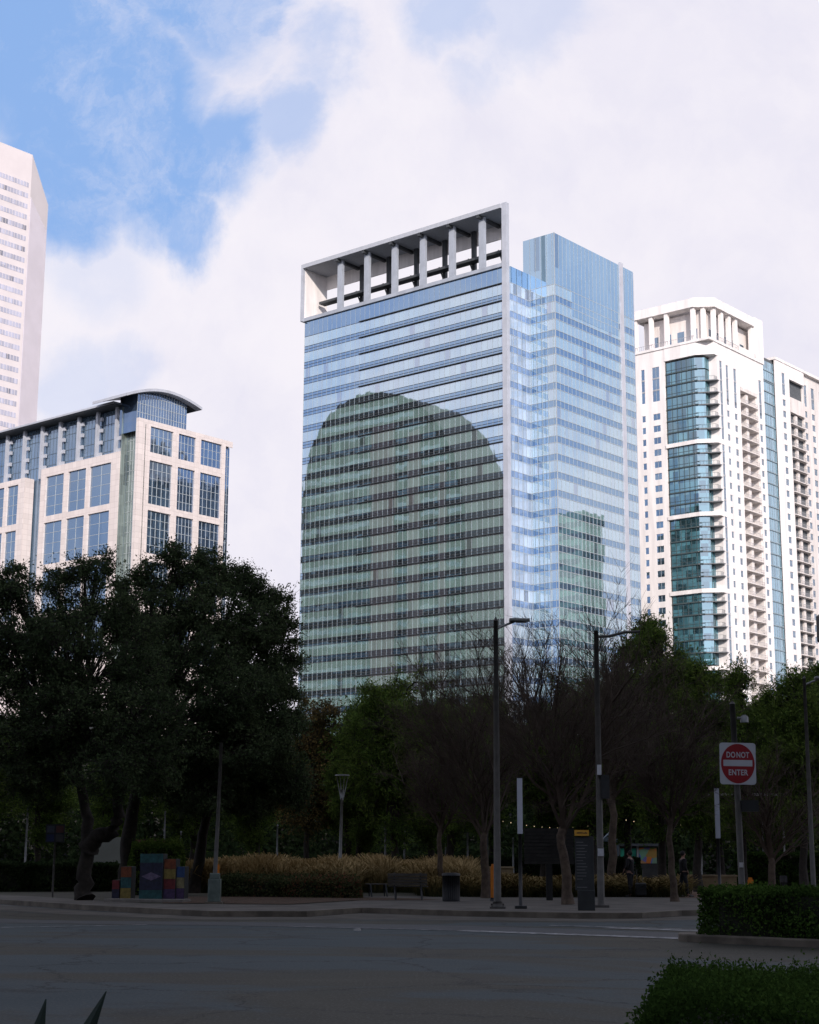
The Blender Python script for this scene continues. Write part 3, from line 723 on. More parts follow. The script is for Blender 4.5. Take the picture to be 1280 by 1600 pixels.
slab('off_frame_block', (110, -150, 0), 76, 40, 120, 'unseen dark office block behind the viewer, sized to shade the street, eastern one', dst, dgl, 0)
slab('off_frame_block', (-92, -20, 0), 42, 90, 96, 'unseen dark block added left of the viewer to cut skylight', dst, dgl, 0)  # unseen side blocks, added to hold skylight off the street
slab('off_frame_block', (96, -20, 0), 42, 90, 96, 'unseen dark block added right of the viewer to cut skylight', dst, dgl, 0)
slab('off_frame_block', (204.5, 394, 0), 13, 12, 110, 'dark green office building mirrored low in the side of the glass tower', pmat('bottle_stone', (.15, .24, .22), .8), dgl)

# ================================================================ TREES
def mesh_quads(name, V, mat):
    """V: (N,4,3)"""
    N = len(V); me = bpy.data.meshes.new(name); me.vertices.add(4 * N); me.loops.add(4 * N); me.polygons.add(N)
    me.vertices.foreach_set('co', V.reshape(-1).astype(np.float32)); me.loops.foreach_set('vertex_index', np.arange(4 * N, dtype=np.int32))
    me.polygons.foreach_set('loop_start', np.arange(0, 4 * N, 4, dtype=np.int32)); me.update(calc_edges=True); me.materials.append(mat); return me
def leaf_quads(P, L, W_, flat=.0, rng=RNG, updir=None):
    N = len(P); a = rng.normal(size=(N, 3))
    if updir is not None: a = a * (1 - updir) + np.array([0, 0, 1.0]) * updir * 1.6
    a /= np.linalg.norm(a, axis=1, keepdims=True)
    b_ = rng.normal(size=(N, 3)); b_ -= (b_ * a).sum(1, keepdims=True) * a; b_ /= np.linalg.norm(b_, axis=1, keepdims=True)
    s_ = rng.uniform(.6, 1.3, (N, 1)); a = a * L * s_ / 2; b_ = b_ * W_ * s_ / 2
    return np.stack([P - a - b_ * .35, P - a * .1 + b_, P + a + b_ * .2, P + a * .1 - b_], 1)
def tubes_np(P0, P1, R0, R1, n=3):
    d_ = P1 - P0; d_ /= np.linalg.norm(d_, axis=1, keepdims=True) + 1e-9
    ref = np.where(np.abs(d_[:, 2:3]) < .9, np.array([[0, 0, 1.0]]), np.array([[1.0, 0, 0]]))
    a = np.cross(d_, ref); a /= np.linalg.norm(a, axis=1, keepdims=True); b_ = np.cross(d_, a); Q = []
    for k in range(n):
        t0, t1 = 2 * math.pi * k / n, 2 * math.pi * (k + 1) / n
        e0 = a * math.cos(t0) + b_ * math.sin(t0); e1 = a * math.cos(t1) + b_ * math.sin(t1)
        Q.append(np.stack([P0 + e0 * R0[:, None], P0 + e1 * R0[:, None], P1 + e1 * R1[:, None], P1 + e0 * R1[:, None]], 1))
    return np.concatenate(Q)
def curve_pts(p0, p1, bend, n, rng):
    p0 = np.array(p0, float); p1 = np.array(p1, float); mid_ = (p0 + p1) / 2 + bend
    ts = np.linspace(0, 1, n + 1)[:, None]
    return (1 - ts) ** 2 * p0 + 2 * ts * (1 - ts) * mid_ + ts ** 2 * p1
def lobe_tree(name, label, cat, base, trunks, lobes, nclus, nleaf, L, W_, leafm, barkm, clr=.75, seed=1, group='trees', sq=.6, updir=None, tr=.32):
    """trunks: polylines from the base; lobes: (center, radius) in world space"""
    rng = np.random.default_rng(seed); base = Vector(base)
    T = empty(name, base, label, cat, group)
    B = np.array(base)
    tp = [[np.array(p_) - B for p_ in tk] for tk in trunks]
    P0, P1, R0, R1 = [], [], [], []
    def add(pts, r0, r1):
        n_ = len(pts) - 1
        for i in range(n_):
            P0.append(pts[i]); P1.append(pts[i + 1]); R0.append(r0 + (r1 - r0) * i / n_); R1.append(r0 + (r1 - r0) * (i + 1) / n_)
    big_ = MB()
    ends = []
    for tk in tp:
        # subdivide the trunk smoothly
        pts = []
        for a, b_ in zip(tk[:-1], tk[1:]):
            for i in range(4): pts.append(a + (b_ - a) * i / 4 + rng.normal(size=3) * .03)
        pts.append(tk[-1]); n_ = len(pts)
        rr = [tr * (1 - .55 * i / n_) for i in range(n_)]; rr[0] *= 1.3
        big_.tube(pts, rr, 9); ends.append((tk[-1], rr[-1])); ends.append((tk[-2] * .5 + tk[-1] * .5, rr[-2]))
    allP = []
    wts = np.array([l[1] ** 2 for l in lobes]); wts /= wts.sum()
    nodes = []
    for (c_, r_) in lobes:
        c_ = np.array(c_) - B
        e = min(ends, key=lambda q_: np.linalg.norm(q_[0] - c_) + rng.uniform(0, 1))
        pts = curve_pts(e[0], c_, np.array([0, 0, .4 * r_]) + rng.normal(size=3) * .3, 7, rng)
        pts[1:-1] += rng.normal(size=(6, 3)) * .08
        rr = np.linspace(e[1] * .75, .035, 8); big_.tube(pts, list(rr), 6, cap=False)
        nodes.append(pts[3:])
    for li, (c_, r_) in enumerate(lobes):
        c_ = np.array(c_) - B; n_ = max(3, int(nclus * wts[li]))
        dv = rng.normal(size=(n_, 3)); dv /= np.linalg.norm(dv, axis=1, keepdims=True)
        rad = r_ * rng.uniform(.25, 1.0, (n_, 1)) ** .5; cc = c_ + dv * rad * np.array([1, 1, .85])
        for q_ in cc:
            nd = nodes[li][rng.integers(0, len(nodes[li]))]
            pts = curve_pts(nd, q_, rng.normal(size=3) * .15 + np.array([0, 0, .2]), 4, rng); add(pts, .03, .010)
            # twigs
            k = max(6, int(nleaf / nclus / 9)); tipd = rng.normal(size=(k, 3)) * clr * .55 * np.array([1, 1, sq + .2])
            tips = q_ + tipd
            for t_ in tips: P0.append(q_); P1.append(t_); R0.append(.010); R1.append(.004)
            m_ = int(nleaf / nclus)
            ti = tips[rng.integers(0, k, m_)]; fr_ = rng.uniform(.2, 1.1, (m_, 1))
            allP.append(q_ + (ti - q_) * fr_ + rng.normal(size=(m_, 3)) * clr * .16)
    me = big_.build('trunk', barkm, T)
    tw = mesh_quads('branches', tubes_np(np.array(P0), np.array(P1), np.array(R0), np.array(R1)), barkm)
    o = bpy.data.objects.new('branches', tw); C.objects.link(o); o.parent = T
    V = leaf_quads(np.concatenate(allP), L, W_, rng=rng, updir=updir)
    o = bpy.data.objects.new('crown', mesh_quads('crown', V, leafm)); C.objects.link(o); o.parent = T
    return T
def PL(px, py, Y, rpx): return (tuple(at(px, py, Y)), rpx / 2600 * Y)
def g_at(px, Y, z=.12): a_, _ = ray(px, 1335); return Vector((a_ * Y, Y, z))

OAKS = 'live oaks along the left sidewalk'
bA = g_at(133, 55)
lobe_tree('live_oak', 'leftmost dark live oak, its forked trunk behind the signboard and painted cabinets', 'tree', bA,
    [[bA, at(131, 1370, 55), at(136, 1320, 55), at(138, 1270, 55.3), at(120, 1200, 56)], [at(138, 1325, 55), at(158, 1304, 54.8), at(176, 1300, 54.6), at(187, 1275, 54.4), at(180, 1225, 54)]],
    [PL(132, 905, 56, 38), PL(150, 890, 57, 30), PL(120, 960, 56, 48), PL(60, 985, 56, 50), PL(30, 935, 57, 38), PL(175, 960, 57, 40), PL(85, 915, 57, 34), PL(12, 900, 57, 32), PL(-20, 930, 56, 50), PL(205, 985, 57, 45), PL(215, 1050, 56, 55), PL(100, 1010, 54, 65), PL(150, 1060, 55, 75), PL(40, 1070, 55, 75), PL(-30, 1010, 55, 75), PL(110, 1130, 54, 80), PL(210, 1120, 54, 70), PL(20, 1160, 54, 70), PL(-60, 1120, 55, 80), PL(170, 1200, 53, 60), PL(60, 1210, 56, 55), PL(240, 1190, 54, 50)],
    760, 120000, .10, .055, oakleaf, bark, .50, 3, OAKS, tr=.30)
bB = g_at(198, 63)
lobe_tree('live_oak', 'middle dark live oak standing just behind the painted cabinets', 'tree', bB,
    [[bB, at(200, 1330, 63), at(205, 1270, 63), at(225, 1200, 63)]],
    [PL(240, 900, 64, 33), PL(290, 885, 64, 36), PL(320, 905, 64, 40), PL(255, 955, 63, 52), PL(330, 960, 63, 55), PL(185, 935, 65, 34), PL(212, 918, 64, 26), PL(215, 985, 64, 42), PL(270, 868, 64, 24), PL(325, 878, 65, 24), PL(350, 905, 65, 30), PL(290, 1020, 62, 70), PL(360, 1010, 64, 55), PL(240, 1060, 62, 60), PL(350, 1090, 62, 70), PL(280, 1130, 61, 75), PL(370, 1170, 62, 60), PL(260, 1210, 62, 55), PL(190, 1150, 62, 60), PL(320, 1235, 62, 45)],
    680, 110000, .11, .06, oakleaf, bark, .52, 5, OAKS, tr=.36)
bC = g_at(305, 66)
lobe_tree('live_oak', 'rightmost dark live oak with a leaning trunk beside the tan grasses', 'tree', bC,
    [[bC, at(312, 1330, 66), at(322, 1280, 66), at(350, 1210, 66)]],
    [PL(372, 910, 66, 32), PL(400, 925, 66, 30), PL(425, 950, 66, 33), PL(445, 975, 66, 24), PL(390, 985, 65, 52), PL(440, 1020, 66, 36), PL(420, 1065, 65, 45), PL(450, 1075, 66, 22), PL(380, 1080, 64, 70), PL(400, 1150, 64, 65), PL(440, 1130, 66, 38), PL(430, 1200, 65, 48), PL(340, 1200, 64, 60), PL(390, 1240, 65, 48), PL(460, 1235, 66, 35), PL(300, 1240, 66, 40)],
    640, 105000, .11, .06, oakleaf, bark, .52, 8, OAKS, tr=.26)
bR = g_at(478, 84)
lobe_tree('rust_tree', 'small tree with rusty autumn leaves between the dark oaks and the pines', 'tree', bR,
    [[bR, at(480, 1300, 84), at(482, 1230, 84)]],
    [PL(490, 1110, 84, 28), PL(515, 1115, 84, 20), PL(470, 1150, 84, 38), PL(505, 1165, 84, 30), PL(490, 1215, 84, 42), PL(520, 1245, 84, 30), PL(460, 1250, 84, 38), PL(480, 1280, 84, 30)],
    110, 17000, .13, .08, rustleaf, bark, .7, 9, 'trees of the park', tr=.16)

def pine(px, Y, top, half, seed, label, leafm=pineleaf, n=34000):
    b_ = g_at(px, Y); rng = np.random.default_rng(seed); h = at(px, top, Y).z
    hw = half / 2600 * Y; lobes = []
    k = 32
    for i in range(k):
        f = i / (k - 1); z = 3.0 + (h - 3.6) * f
        prof = hw * (math.sin(math.pi * min(1, (1 - f) * .80 + .16)) ** .8); a = rng.uniform(0, 6.28); rr = prof * rng.uniform(.45, .85)
        lobes.append(((b_.x + math.cos(a) * rr, b_.y + math.sin(a) * rr, z + rng.normal() * .3), max(.5, prof * rng.uniform(.34, .56))))
    lobes.append(((b_.x, b_.y, h - .7), .6))
    return lobe_tree('pine_tree', label, 'tree', b_, [[b_, b_ + Vector((rng.normal() * .1, 0, h * .4)), b_ + Vector((rng.normal() * .2, 0, h * .85))]], lobes, 300, int(n * 1.5), .20, .05, leafm, bark, .62, seed, 'pines and evergreens of the park', .8, .15, tr=.2)
P1_ = pine(620, 76, 1056, 100, 21, 'bushy green pine with a round top just right of the rusty tree')
P2_ = pine(1035, 74, 962, 70, 22, 'tallest bushy green pine at the foot of the white apartment tower', n=44000)
P3_ = pine(1090, 72, 1040, 55, 23, 'green pine leaning against the right flank of the tallest pine')
P4_ = pine(1160, 80, 1035, 26, 24, 'slender green pine with a pointed top under the apartment balconies', n=15000)
P5_ = pine(1255, 78, 1045, 60, 25, 'bushy green pine at the right edge behind the lamp arm')
def cp_tree(src, px, Y, top, label, rz, sxy=1.0, ref=None):
    o = copy_tree(src); o.location = g_at(px, Y); o.rotation_euler.z = rz
    hs = (at(px, top, Y).z - .1) / ref; o.scale = (hs * sxy, hs * sxy, hs); o['label'] = label; return o
H1 = at(620, 1060, 76).z; H2 = at(1035, 962, 74).z; H5 = at(1255, 1045, 78).z
cp_tree(P1_, 545, 86, 1105, 'dark pine between the rusty tree and the round-topped pine', 1.2, 1.1, H1)
cp_tree(P5_, 675, 79, 1100, 'green pine touching the right side of the round-topped pine', 2.2, 1.1, H5)
cp_tree(P2_, 560, 80, 1125, 'green pine low on the left side of the round-topped pine', 4.1, 1.1, H2)
cp_tree(P2_, 575, 100, 1118, 'pine showing its top left of the round-topped pine', 2.0, 1.2, H2)
cp_tree(P1_, 700, 90, 1090, 'dark pine right of the round-topped pine, partly behind bare twigs', 2.6, 1.2, H1)
cp_tree(P2_, 770, 98, 1080, 'dark pine straight behind the tall street lamp pole', .7, 1.2, H2)
cp_tree(P5_, 850, 92, 1095, 'dark evergreen behind the biggest bare tree, lower left of its crown', 3.6, 1.2, H5)
cp_tree(P1_, 925, 88, 1060, 'dark evergreen behind the biggest bare tree, right half of its crown', 4.4, 1.1, H1)
cp_tree(P2_, 980, 96, 1040, 'dark evergreen just left of the tallest pine', 5.2, 1.2, H2)
cp_tree(P5_, 1125, 90, 1085, 'evergreen below the balconies left of the slender pointed pine', 1.9, 1.2, H5)
cp_tree(P1_, 1205, 92, 1085, 'evergreen between the slender pointed pine and the right edge', .3, 1.2, H1)
cp_tree(P5_, 1310, 84, 1030, 'evergreen cut by the right edge of the picture', 2.9, 1.2, H5)
cp_tree(P5_, 400, 104, 1180, 'dark evergreen far behind the right oak', 1.0, 1.3, H5)
cp_tree(P1_, 300, 100, 1150, 'dark evergreen far behind the middle oak', 2.2, 1.3, H1)
cp_tree(P2_, 180, 98, 1140, 'dark evergreen far behind the leftmost oak, right of its trunk', 3.0, 1.3, H2)
cp_tree(P5_, 60, 92, 1130, 'dark evergreen far behind the leftmost oak, left of its trunk', 4.0, 1.3, H5)
cp_tree(P1_, -50, 84, 1110, 'dark evergreen cut by the left edge of the picture', 5.0, 1.3, H1)

def bare_tree(px, Y, top, seed, label, trunk_px, spread=.62, kids=(7, 7, 7, 6), limbs=(), L0=None, r0=.16, group='bare trees of the plaza'):
    rng = np.random.default_rng(seed); b_ = g_at(px, Y); h = at(px, top, Y).z
    T = empty('bare_tree', b_, label, 'tree', group); B = np.array(b_)
    tk = [np.array(at(x, y, Y)) - B for x, y in trunk_px]; tk[0] = np.array([0, 0, 0.0])
    mb = MB(); n_ = len(tk); pts = []
    for a, c_ in zip(tk[:-1], tk[1:]):
        for i in range(3): pts.append(a + (c_ - a) * i / 3 + rng.normal(size=3) * .02)
    pts.append(tk[-1]); rr = [r0 * (1 - .4 * i / len(pts)) for i in range(len(pts))]; rr[0] *= 1.35
    mb.tube(pts, rr, 9)
    top_p = tk[-1]; H_ = h - top_p[2] - .1
    # main limbs
    K = kids[0]; az = rng.uniform(0, 6.28) + np.arange(K) * 2 * math.pi / K + rng.normal(size=K) * .3; inc = rng.uniform(.25, 1.0, K) * spread
    D_ = np.stack([np.cos(az) * np.sin(inc), np.sin(az) * np.sin(inc), np.cos(inc)], 1); P_ = np.repeat(top_p[None], K, 0) - np.array([0, 0, 1]) * rng.uniform(0, .5, (K, 1))
    Ln = rng.uniform(.45, .62, K) * H_; Rr = np.full(K, rr[-1] * .62)
    for (lx, ly), (mx, my) in limbs:      # extra limbs that sweep sideways
        a = np.array(at(lx, ly, Y)) - B; m1 = np.array(at(mx, my, Y)) - B; v = a - m1
        P_ = np.vstack([P_, m1[None]]); D_ = np.vstack([D_, (v / np.linalg.norm(v))[None]]); Ln = np.append(Ln, np.linalg.norm(v)); Rr = np.append(Rr, rr[-1] * .5)
    segs = [[], [], [], []]
    for lev in range(len(kids)):
        N = len(P_); ns = 5 if lev < 2 else 3
        cur = P_.copy(); dcur = D_.copy(); nodes_ = [cur.copy()]; dirs = [dcur.copy()]
        for s_ in range(ns):
            dcur = dcur + rng.normal(size=(N, 3)) * .13 + np.array([0, 0, .07]); dcur /= np.linalg.norm(dcur, axis=1, keepdims=True)
            nx = cur + dcur * (Ln / ns)[:, None]
            f0 = 1 - .65 * s_ / ns; f1 = 1 - .65 * (s_ + 1) / ns
            segs[0].append(cur); segs[1].append(nx); segs[2].append(Rr * f0); segs[3].append(Rr * f1)
            cur = nx; nodes_.append(cur.copy()); dirs.append(dcur.copy())
        if lev == len(kids) - 1: break
        k = kids[lev + 1]; nd = np.stack(nodes_); dr = np.stack(dirs)
        idx = rng.integers(max(1, ns // 3), ns + 1, (k, N)); ar = np.arange(N)
        newP, newD, newL, newR = [], [], [], []
        for j in range(k):
            pp = nd[idx[j], ar]; d0 = dr[idx[j], ar]; pr_ = rng.normal(size=(N, 3)); pr_ -= (pr_ * d0).sum(1, keepdims=True) * d0; pr_ /= np.linalg.norm(pr_, axis=1, keepdims=True)
            an = rng.uniform(.35, .95, (N, 1)); dn = d0 * np.cos(an) + pr_ * np.sin(an) + np.array([0, 0, .12])
            newP.append(pp); newD.append(dn / np.linalg.norm(dn, axis=1, keepdims=True)); newL.append(Ln * rng.uniform(.38, .62, N)); newR.append(np.maximum(Rr * .42, .0048))
        P_ = np.concatenate(newP); D_ = np.concatenate(newD); Ln = np.concatenate(newL); Rr = np.concatenate(newR)
    A0, A1, A2, A3 = (np.concatenate(s_) for s_ in segs)
    mb.build('trunk', bark_t, T)
    o = bpy.data.objects.new('twigs', mesh_quads('twigs', tubes_np(A0, A1, A2, A3), twig)); C.objects.link(o); o.parent = T
    return T
BT1 = bare_tree(887, 52.7, 925, 31, 'biggest bare tree, reddish trunk right behind the dark wayfinding post', [(887, 1420), (884, 1350), (876, 1305), (880, 1290)], .66, (9, 9, 8, 8),
    limbs=[((690, 1130), (870, 1250)), ((735, 1110), (868, 1240)), ((1000, 1090), (890, 1250))], r0=.17)
BT2 = bare_tree(1052, 56.6, 1060, 32, 'bare tree with slim bent trunk beside the second walker', [(1052, 1415), (1050, 1360), (1046, 1310), (1050, 1270)], .76, (9, 8, 8, 7),
    limbs=[((990, 1160), (1044, 1290)), ((1120, 1190), (1050, 1300)), ((1105, 1130), (1048, 1285))], r0=.13)
BT3 = bare_tree(1204, 68, 1130, 33, 'low bare tree on the brick plaza with one pale limb sweeping right', [(1204, 1392), (1206, 1350), (1204, 1338)], .75, (7, 7, 6, 5),
    limbs=[((1278, 1262), (1206, 1340)), ((1150, 1285), (1202, 1340))], r0=.17)
for (px, Y, top, src, ref, lab, rz) in ((760, 60, 985, BT1, at(887, 925, 52.7).z, 'bare tree whose twigs rise left of the street lamp head', 1.0), (955, 66, 960, BT2, at(1052, 1060, 56.6).z, 'bare twiggy tree behind the dark pole, left of the tallest pine', 2.2),
        
        (690, 68, 1105, BT2, at(1052, 1060, 56.6).z, 'low bare tree above the tan grass near the trash can', .4),
        (1240, 90, 1090, BT2, at(1052, 1060, 56.6).z, 'bare tree at the right edge behind the lamp pole', 5.7)):
    cp_tree(src, px, Y, top, lab, rz, 1.0, ref)

# far wood and understory
def blob_field(name, boxes, n, L, W_, mat, seed, kind='stuff', parent=None, cat=None, label=None, surface=False):
    rng = np.random.default_rng(seed); P = []
    tot = sum((b_[1] - b_[0]) * (b_[3] - b_[2]) ** .5 * (b_[5] - b_[4]) for b_ in boxes)
    for b_ in boxes:
        k = int(n * (b_[1] - b_[0]) * (b_[3] - b_[2]) ** .5 * (b_[5] - b_[4]) / tot)
        q_ = rng.uniform(0, 1, (k, 3)); P.append(np.stack([b_[0] + (b_[1] - b_[0]) * q_[:, 0], b_[2] + (b_[3] - b_[2]) * q_[:, 1], b_[4] + (b_[5] - b_[4]) * q_[:, 2]], 1))
    V = leaf_quads(np.concatenate(P), L, W_, rng=rng)
    o = bpy.data.objects.new(name, mesh_quads(name, V, mat)); C.objects.link(o)
    if parent: o.parent = parent
    tag(o, label, cat, kind=kind); return o
rg = np.random.default_rng(5); bx = []
for i in range(90):
    x = -48 + i * 1.25 + rg.normal() * .6; y = 118 + rg.uniform(0, 26); h = rg.uniform(8, 12.5); bx.append((x - 2.6, x + 2.6, y - 2, y + 2, .1, h * .8)); bx.append((x - 1.5, x + 1.5, y - 1.5, y + 1.5, h * .7, h))
blob_field('distant_wood', bx, 150000, .42, .26, woodleaf, 6)
MB().box(-75, 85, 146, 147, -.1, 9.5).build('wood_backdrop', pmat('under_wood_dark', (.03, .03, .03)),)  # added panel; shade under the far trees put into its dark colour
tag(bpy.data.objects['wood_backdrop'], 'long added dark panel standing for the shade under the far wood', 'wall')

# hedges
def hedge(name, label, poly, z0, z1, n, L, W_, seed, mat=hedgeleaf, jitter=.04, cat='hedge', group=None):
    """poly: four ground corners in order"""
    c_ = sum((Vector(p_) for p_ in poly), Vector((0, 0))) / len(poly)
    T = empty(name, (c_.x, c_.y, z0), label, cat, group)
    P = [np.array((p_[0] - c_.x, p_[1] - c_.y)) for p_ in poly]; rng = np.random.default_rng(seed)
    body = MB(); inn = [p_ * .93 for p_ in P]; body.prism([tuple(p_) for p_ in inn], 0, (z1 - z0) * .9); body.build('twiggy_core', pmat('hedge_core', (.012, .014, .008), .95), T)
    def npv(x, y, f): return .09 * np.sin(x * 1.9 + y * 1.1) * f + .06 * np.sin(x * 4.3 - y * 3.1) * f
    pts = []; h = z1 - z0
    areas = [np.linalg.norm(P[(i + 1) % 4] - P[i]) * h for i in range(4)]; top_a = abs(np.cross(P[1] - P[0], P[3] - P[0])) ; tot = sum(areas) + top_a
    for i in range(4):
        k = int(n * areas[i] / tot); u = rng.uniform(0, 1, (k, 1)); e = P[i] + (P[(i + 1) % 4] - P[i]) * u; dn = P[(i + 1) % 4] - P[i]; nv = np.array([dn[1], -dn[0]]) / np.linalg.norm(dn)
        dep = -np.abs(rng.normal(size=(k, 1))) * .06 + rng.normal(size=(k, 1)) * jitter; z = rng.uniform(0, 1, (k, 1)) * h
        if np.dot(nv, (P[i] + P[(i + 1) % 4]) / 2) < 0: nv = -nv
        e = e + nv * (np.clip(dep, -.2, .06) + .06 * np.sin(e[:, :1] * 3 + z * 4)); pts.append(np.hstack([e, z]))
    k = int(n * top_a / tot); u = rng.uniform(0, 1, (k, 1)); v = rng.uniform(0, 1, (k, 1)); e = (P[0] * (1 - u) + P[1] * u) * (1 - v) + (P[3] * (1 - u) + P[2] * u) * v
    z = h - np.abs(rng.normal(size=(k, 1))) * .05 + rng.normal(size=(k, 1)) * jitter + npv(e[:, :1], e[:, 1:], 1) * (.5 if h < 1.2 else .4) + (rng.uniform(0, 1, (k, 1)) > .97) * rng.uniform(0, .07, (k, 1)) + .05 * (np.sin(e[:, :1] * 9 + e[:, 1:] * 7) > .6) * rng.uniform(0, 1, (k, 1))
    pts.append(np.hstack([e, z])); V = leaf_quads(np.concatenate(pts), L, W_, rng=rng, updir=.25)
    o = bpy.data.objects.new('leaves', mesh_quads('leaves', V, mat)); C.objects.link(o); o.parent = T
    return T
hedge('clipped_hedge', 'nearest low green hedge filling the bottom right corner', [(1.12, 8.0), (1.72, 11.0), (5.6, 11.8), (5.6, 7.7)], .03, .93, 260000, .026, .014, 41)
hedge('clipped_hedge', 'clipped dark hedge on the median behind the grey kerb, below the road sign', [ml(.75, .15), ml(.75, 1.65), ml(14, 1.65), ml(14, .15)], .15, .98, 90000, .065, .04, 42)
hedge('clipped_hedge', 'far dark hedge behind the brick plaza at the right', [tuple(g_at(1150, 84).xy), tuple(g_at(1150, 86.5).xy), tuple(g_at(1330, 88).xy), tuple(g_at(1330, 85.5).xy)], .12, 1.75, 30000, .13, .08, 43)
hedge('clipped_hedge', 'dark hedge under the oaks at the left edge behind the signboard', [tuple(g_at(-40, 66).xy), tuple(g_at(-40, 68).xy), tuple(g_at(185, 70).xy), tuple(g_at(185, 68).xy)], .12, 1.2, 26000, .12, .07, 44, woodleaf)
hedge('clipped_hedge', 'long dark hedge behind the tan ornamental grass', [tuple(g_at(330, 96).xy), tuple(g_at(330, 98).xy), tuple(g_at(1000, 98).xy), tuple(g_at(1000, 96).xy)], .12, 1.5, 36000, .14, .09, 45, woodleaf)
hedge('flower_shrub_bed', 'low dark shrubs with a few red leaves in front of the tan grass', [tuple(g_at(345, 60.5).xy), tuple(g_at(350, 63.5).xy), tuple(g_at(560, 63).xy), tuple(g_at(562, 59).xy)], .12, .72, 26000, .09, .06, 46,
      leafmat('shrub_leaves', (.03, .04, .018), (.055, .07, .03), (.16, .06, .04)), .09, 'shrubs')

hedge('clipped_hedge', 'small green shrubs rising just behind the tallest painted cabinet', [tuple(g_at(206, 62).xy), tuple(g_at(206, 63.4).xy), tuple(g_at(284, 63.4).xy), tuple(g_at(284, 62).xy)], .12, at(240, 1320, 62).z, 14000, .10, .06, 47, pineleaf, .12)
# ornamental grass (stuff)
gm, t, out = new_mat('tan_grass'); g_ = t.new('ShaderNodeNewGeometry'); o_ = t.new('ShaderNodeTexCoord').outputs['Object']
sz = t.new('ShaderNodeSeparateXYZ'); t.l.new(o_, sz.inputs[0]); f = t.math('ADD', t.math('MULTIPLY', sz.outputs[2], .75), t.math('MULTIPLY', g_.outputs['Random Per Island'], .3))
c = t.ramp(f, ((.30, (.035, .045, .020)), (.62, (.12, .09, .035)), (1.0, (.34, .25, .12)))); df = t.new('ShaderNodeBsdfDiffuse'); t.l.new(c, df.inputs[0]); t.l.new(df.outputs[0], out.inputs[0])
def grass(name, polys, n, seed, hmin=.7, hmax=1.35):
    rng = np.random.default_rng(seed); A = []
    for (a0, a1, y0, y1, wgt) in polys:
        k = int(n * wgt); px = rng.uniform(a0, a1, k); Y = rng.uniform(y0, y1, k); x = (px - 640) / 2600 * Y
        tuft = rng.integers(0, max(1, k // 26), k); cxs = rng.uniform(0, 1, (k // 26 + 1, 2)); x = ((a0 + (a1 - a0) * cxs[tuft, 0]) - 640) / 2600 * (y0 + (y1 - y0) * cxs[tuft, 1]) + rng.normal(size=k) * .12; Y = y0 + (y1 - y0) * cxs[tuft, 1] + rng.normal(size=k) * .12
        hh = rng.uniform(hmin, hmax, k) * (0.80 + .22 * np.sin(x * 1.3) * np.sin(Y * .9 + x) + .10 * np.sin(x * 3.7 + Y)) ; lean = rng.normal(size=(k, 2)) * .22
        p0 = np.stack([x, Y, np.full(k, .1)], 1); p1 = p0 + np.stack([lean[:, 0] * .5, lean[:, 1] * .5, hh * .72], 1); p2 = p0 + np.stack([lean[:, 0] * 1.6, lean[:, 1] * 1.6, hh], 1)
        wv = np.stack([np.cos(rng.uniform(0, 6.28, k)), np.sin(rng.uniform(0, 6.28, k)), np.zeros(k)], 1)
        A.append(np.stack([p0 - wv * .008, p0 + wv * .008, p1 + wv * .009, p1 - wv * .009], 1)); A.append(np.stack([p1 - wv * .010, p1 + wv * .010, p2 + wv * .018, p2 - wv * .018], 1))
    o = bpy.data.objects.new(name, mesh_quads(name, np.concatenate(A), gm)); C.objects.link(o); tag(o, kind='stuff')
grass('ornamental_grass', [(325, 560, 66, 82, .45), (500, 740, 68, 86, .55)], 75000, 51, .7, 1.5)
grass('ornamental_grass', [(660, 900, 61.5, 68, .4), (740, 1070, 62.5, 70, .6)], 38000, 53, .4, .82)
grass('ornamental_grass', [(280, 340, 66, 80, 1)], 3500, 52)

# agave at bottom left
def agave(loc, seed, label, tips):
    T = empty('agave_plant', loc, label, 'plant', 'spiky plants at the lower left edge'); rng = np.random.default_rng(seed)
    am = pmat('agave_leaf', (.035, .055, .045), .6, .3, 5)
    for (dx, dy, h) in tips:
        mb = MB(); n_ = 9; L_ = []
        for i in range(n_):
            f = i / (n_ - 1); x = dx * f ** 1.4; y = dy * f ** 1.4; z = h * f; w_ = .060 * (math.sin(math.pi * min(.999, .25 + .75 * f)) ** .6) * (1 if f < .97 else .15) + .002
            L_.append((x, y, z, w_))
        for (x, y, z, w_), (x2, y2, z2, w2) in zip(L_[:-1], L_[1:]):
            mb.q([(x - w_, y, z), (x, y - w_ * .5, z), (x2, y2 - w2 * .5, z2), (x2 - w2, y2, z2)], 0, True); mb.q([(x, y - w_ * .5, z), (x + w_, y, z), (x2 + w2, y2, z2), (x2, y2 - w2 * .5, z2)], 0, True)
            mb.q([(x + w_, y, z), (x, y + w_ * .3, z), (x2, y2 + w2 * .3, z2), (x2 + w2, y2, z2)], 0, True); mb.q([(x, y + w_ * .3, z), (x - w_, y, z), (x2 - w2, y2, z2), (x2, y2 + w2 * .3, z2)], 0, True)
        mb.build('leaf', am, T)
def tipat(px, py, Y): return at(px, py, Y)
b1 = Vector((-1.45, 6.0, .03)); ta = tipat(72, 1561, 6.0) - b1; tb = tipat(166, 1549, 6.0) - b1
agave(b1, 1, 'spiky agave whose two dark leaf tips poke up at the lower left', [(ta.x, 0, ta.z), (tb.x, 0, tb.z), (.05, .1, .85), (-.5, .1, .7), (.6, -.1, .6), (.2, -.5, .6), (-.3, -.5, .55), (-.7, -.1, .4), (-.1, .6, .6), (.75, .2, .35)])

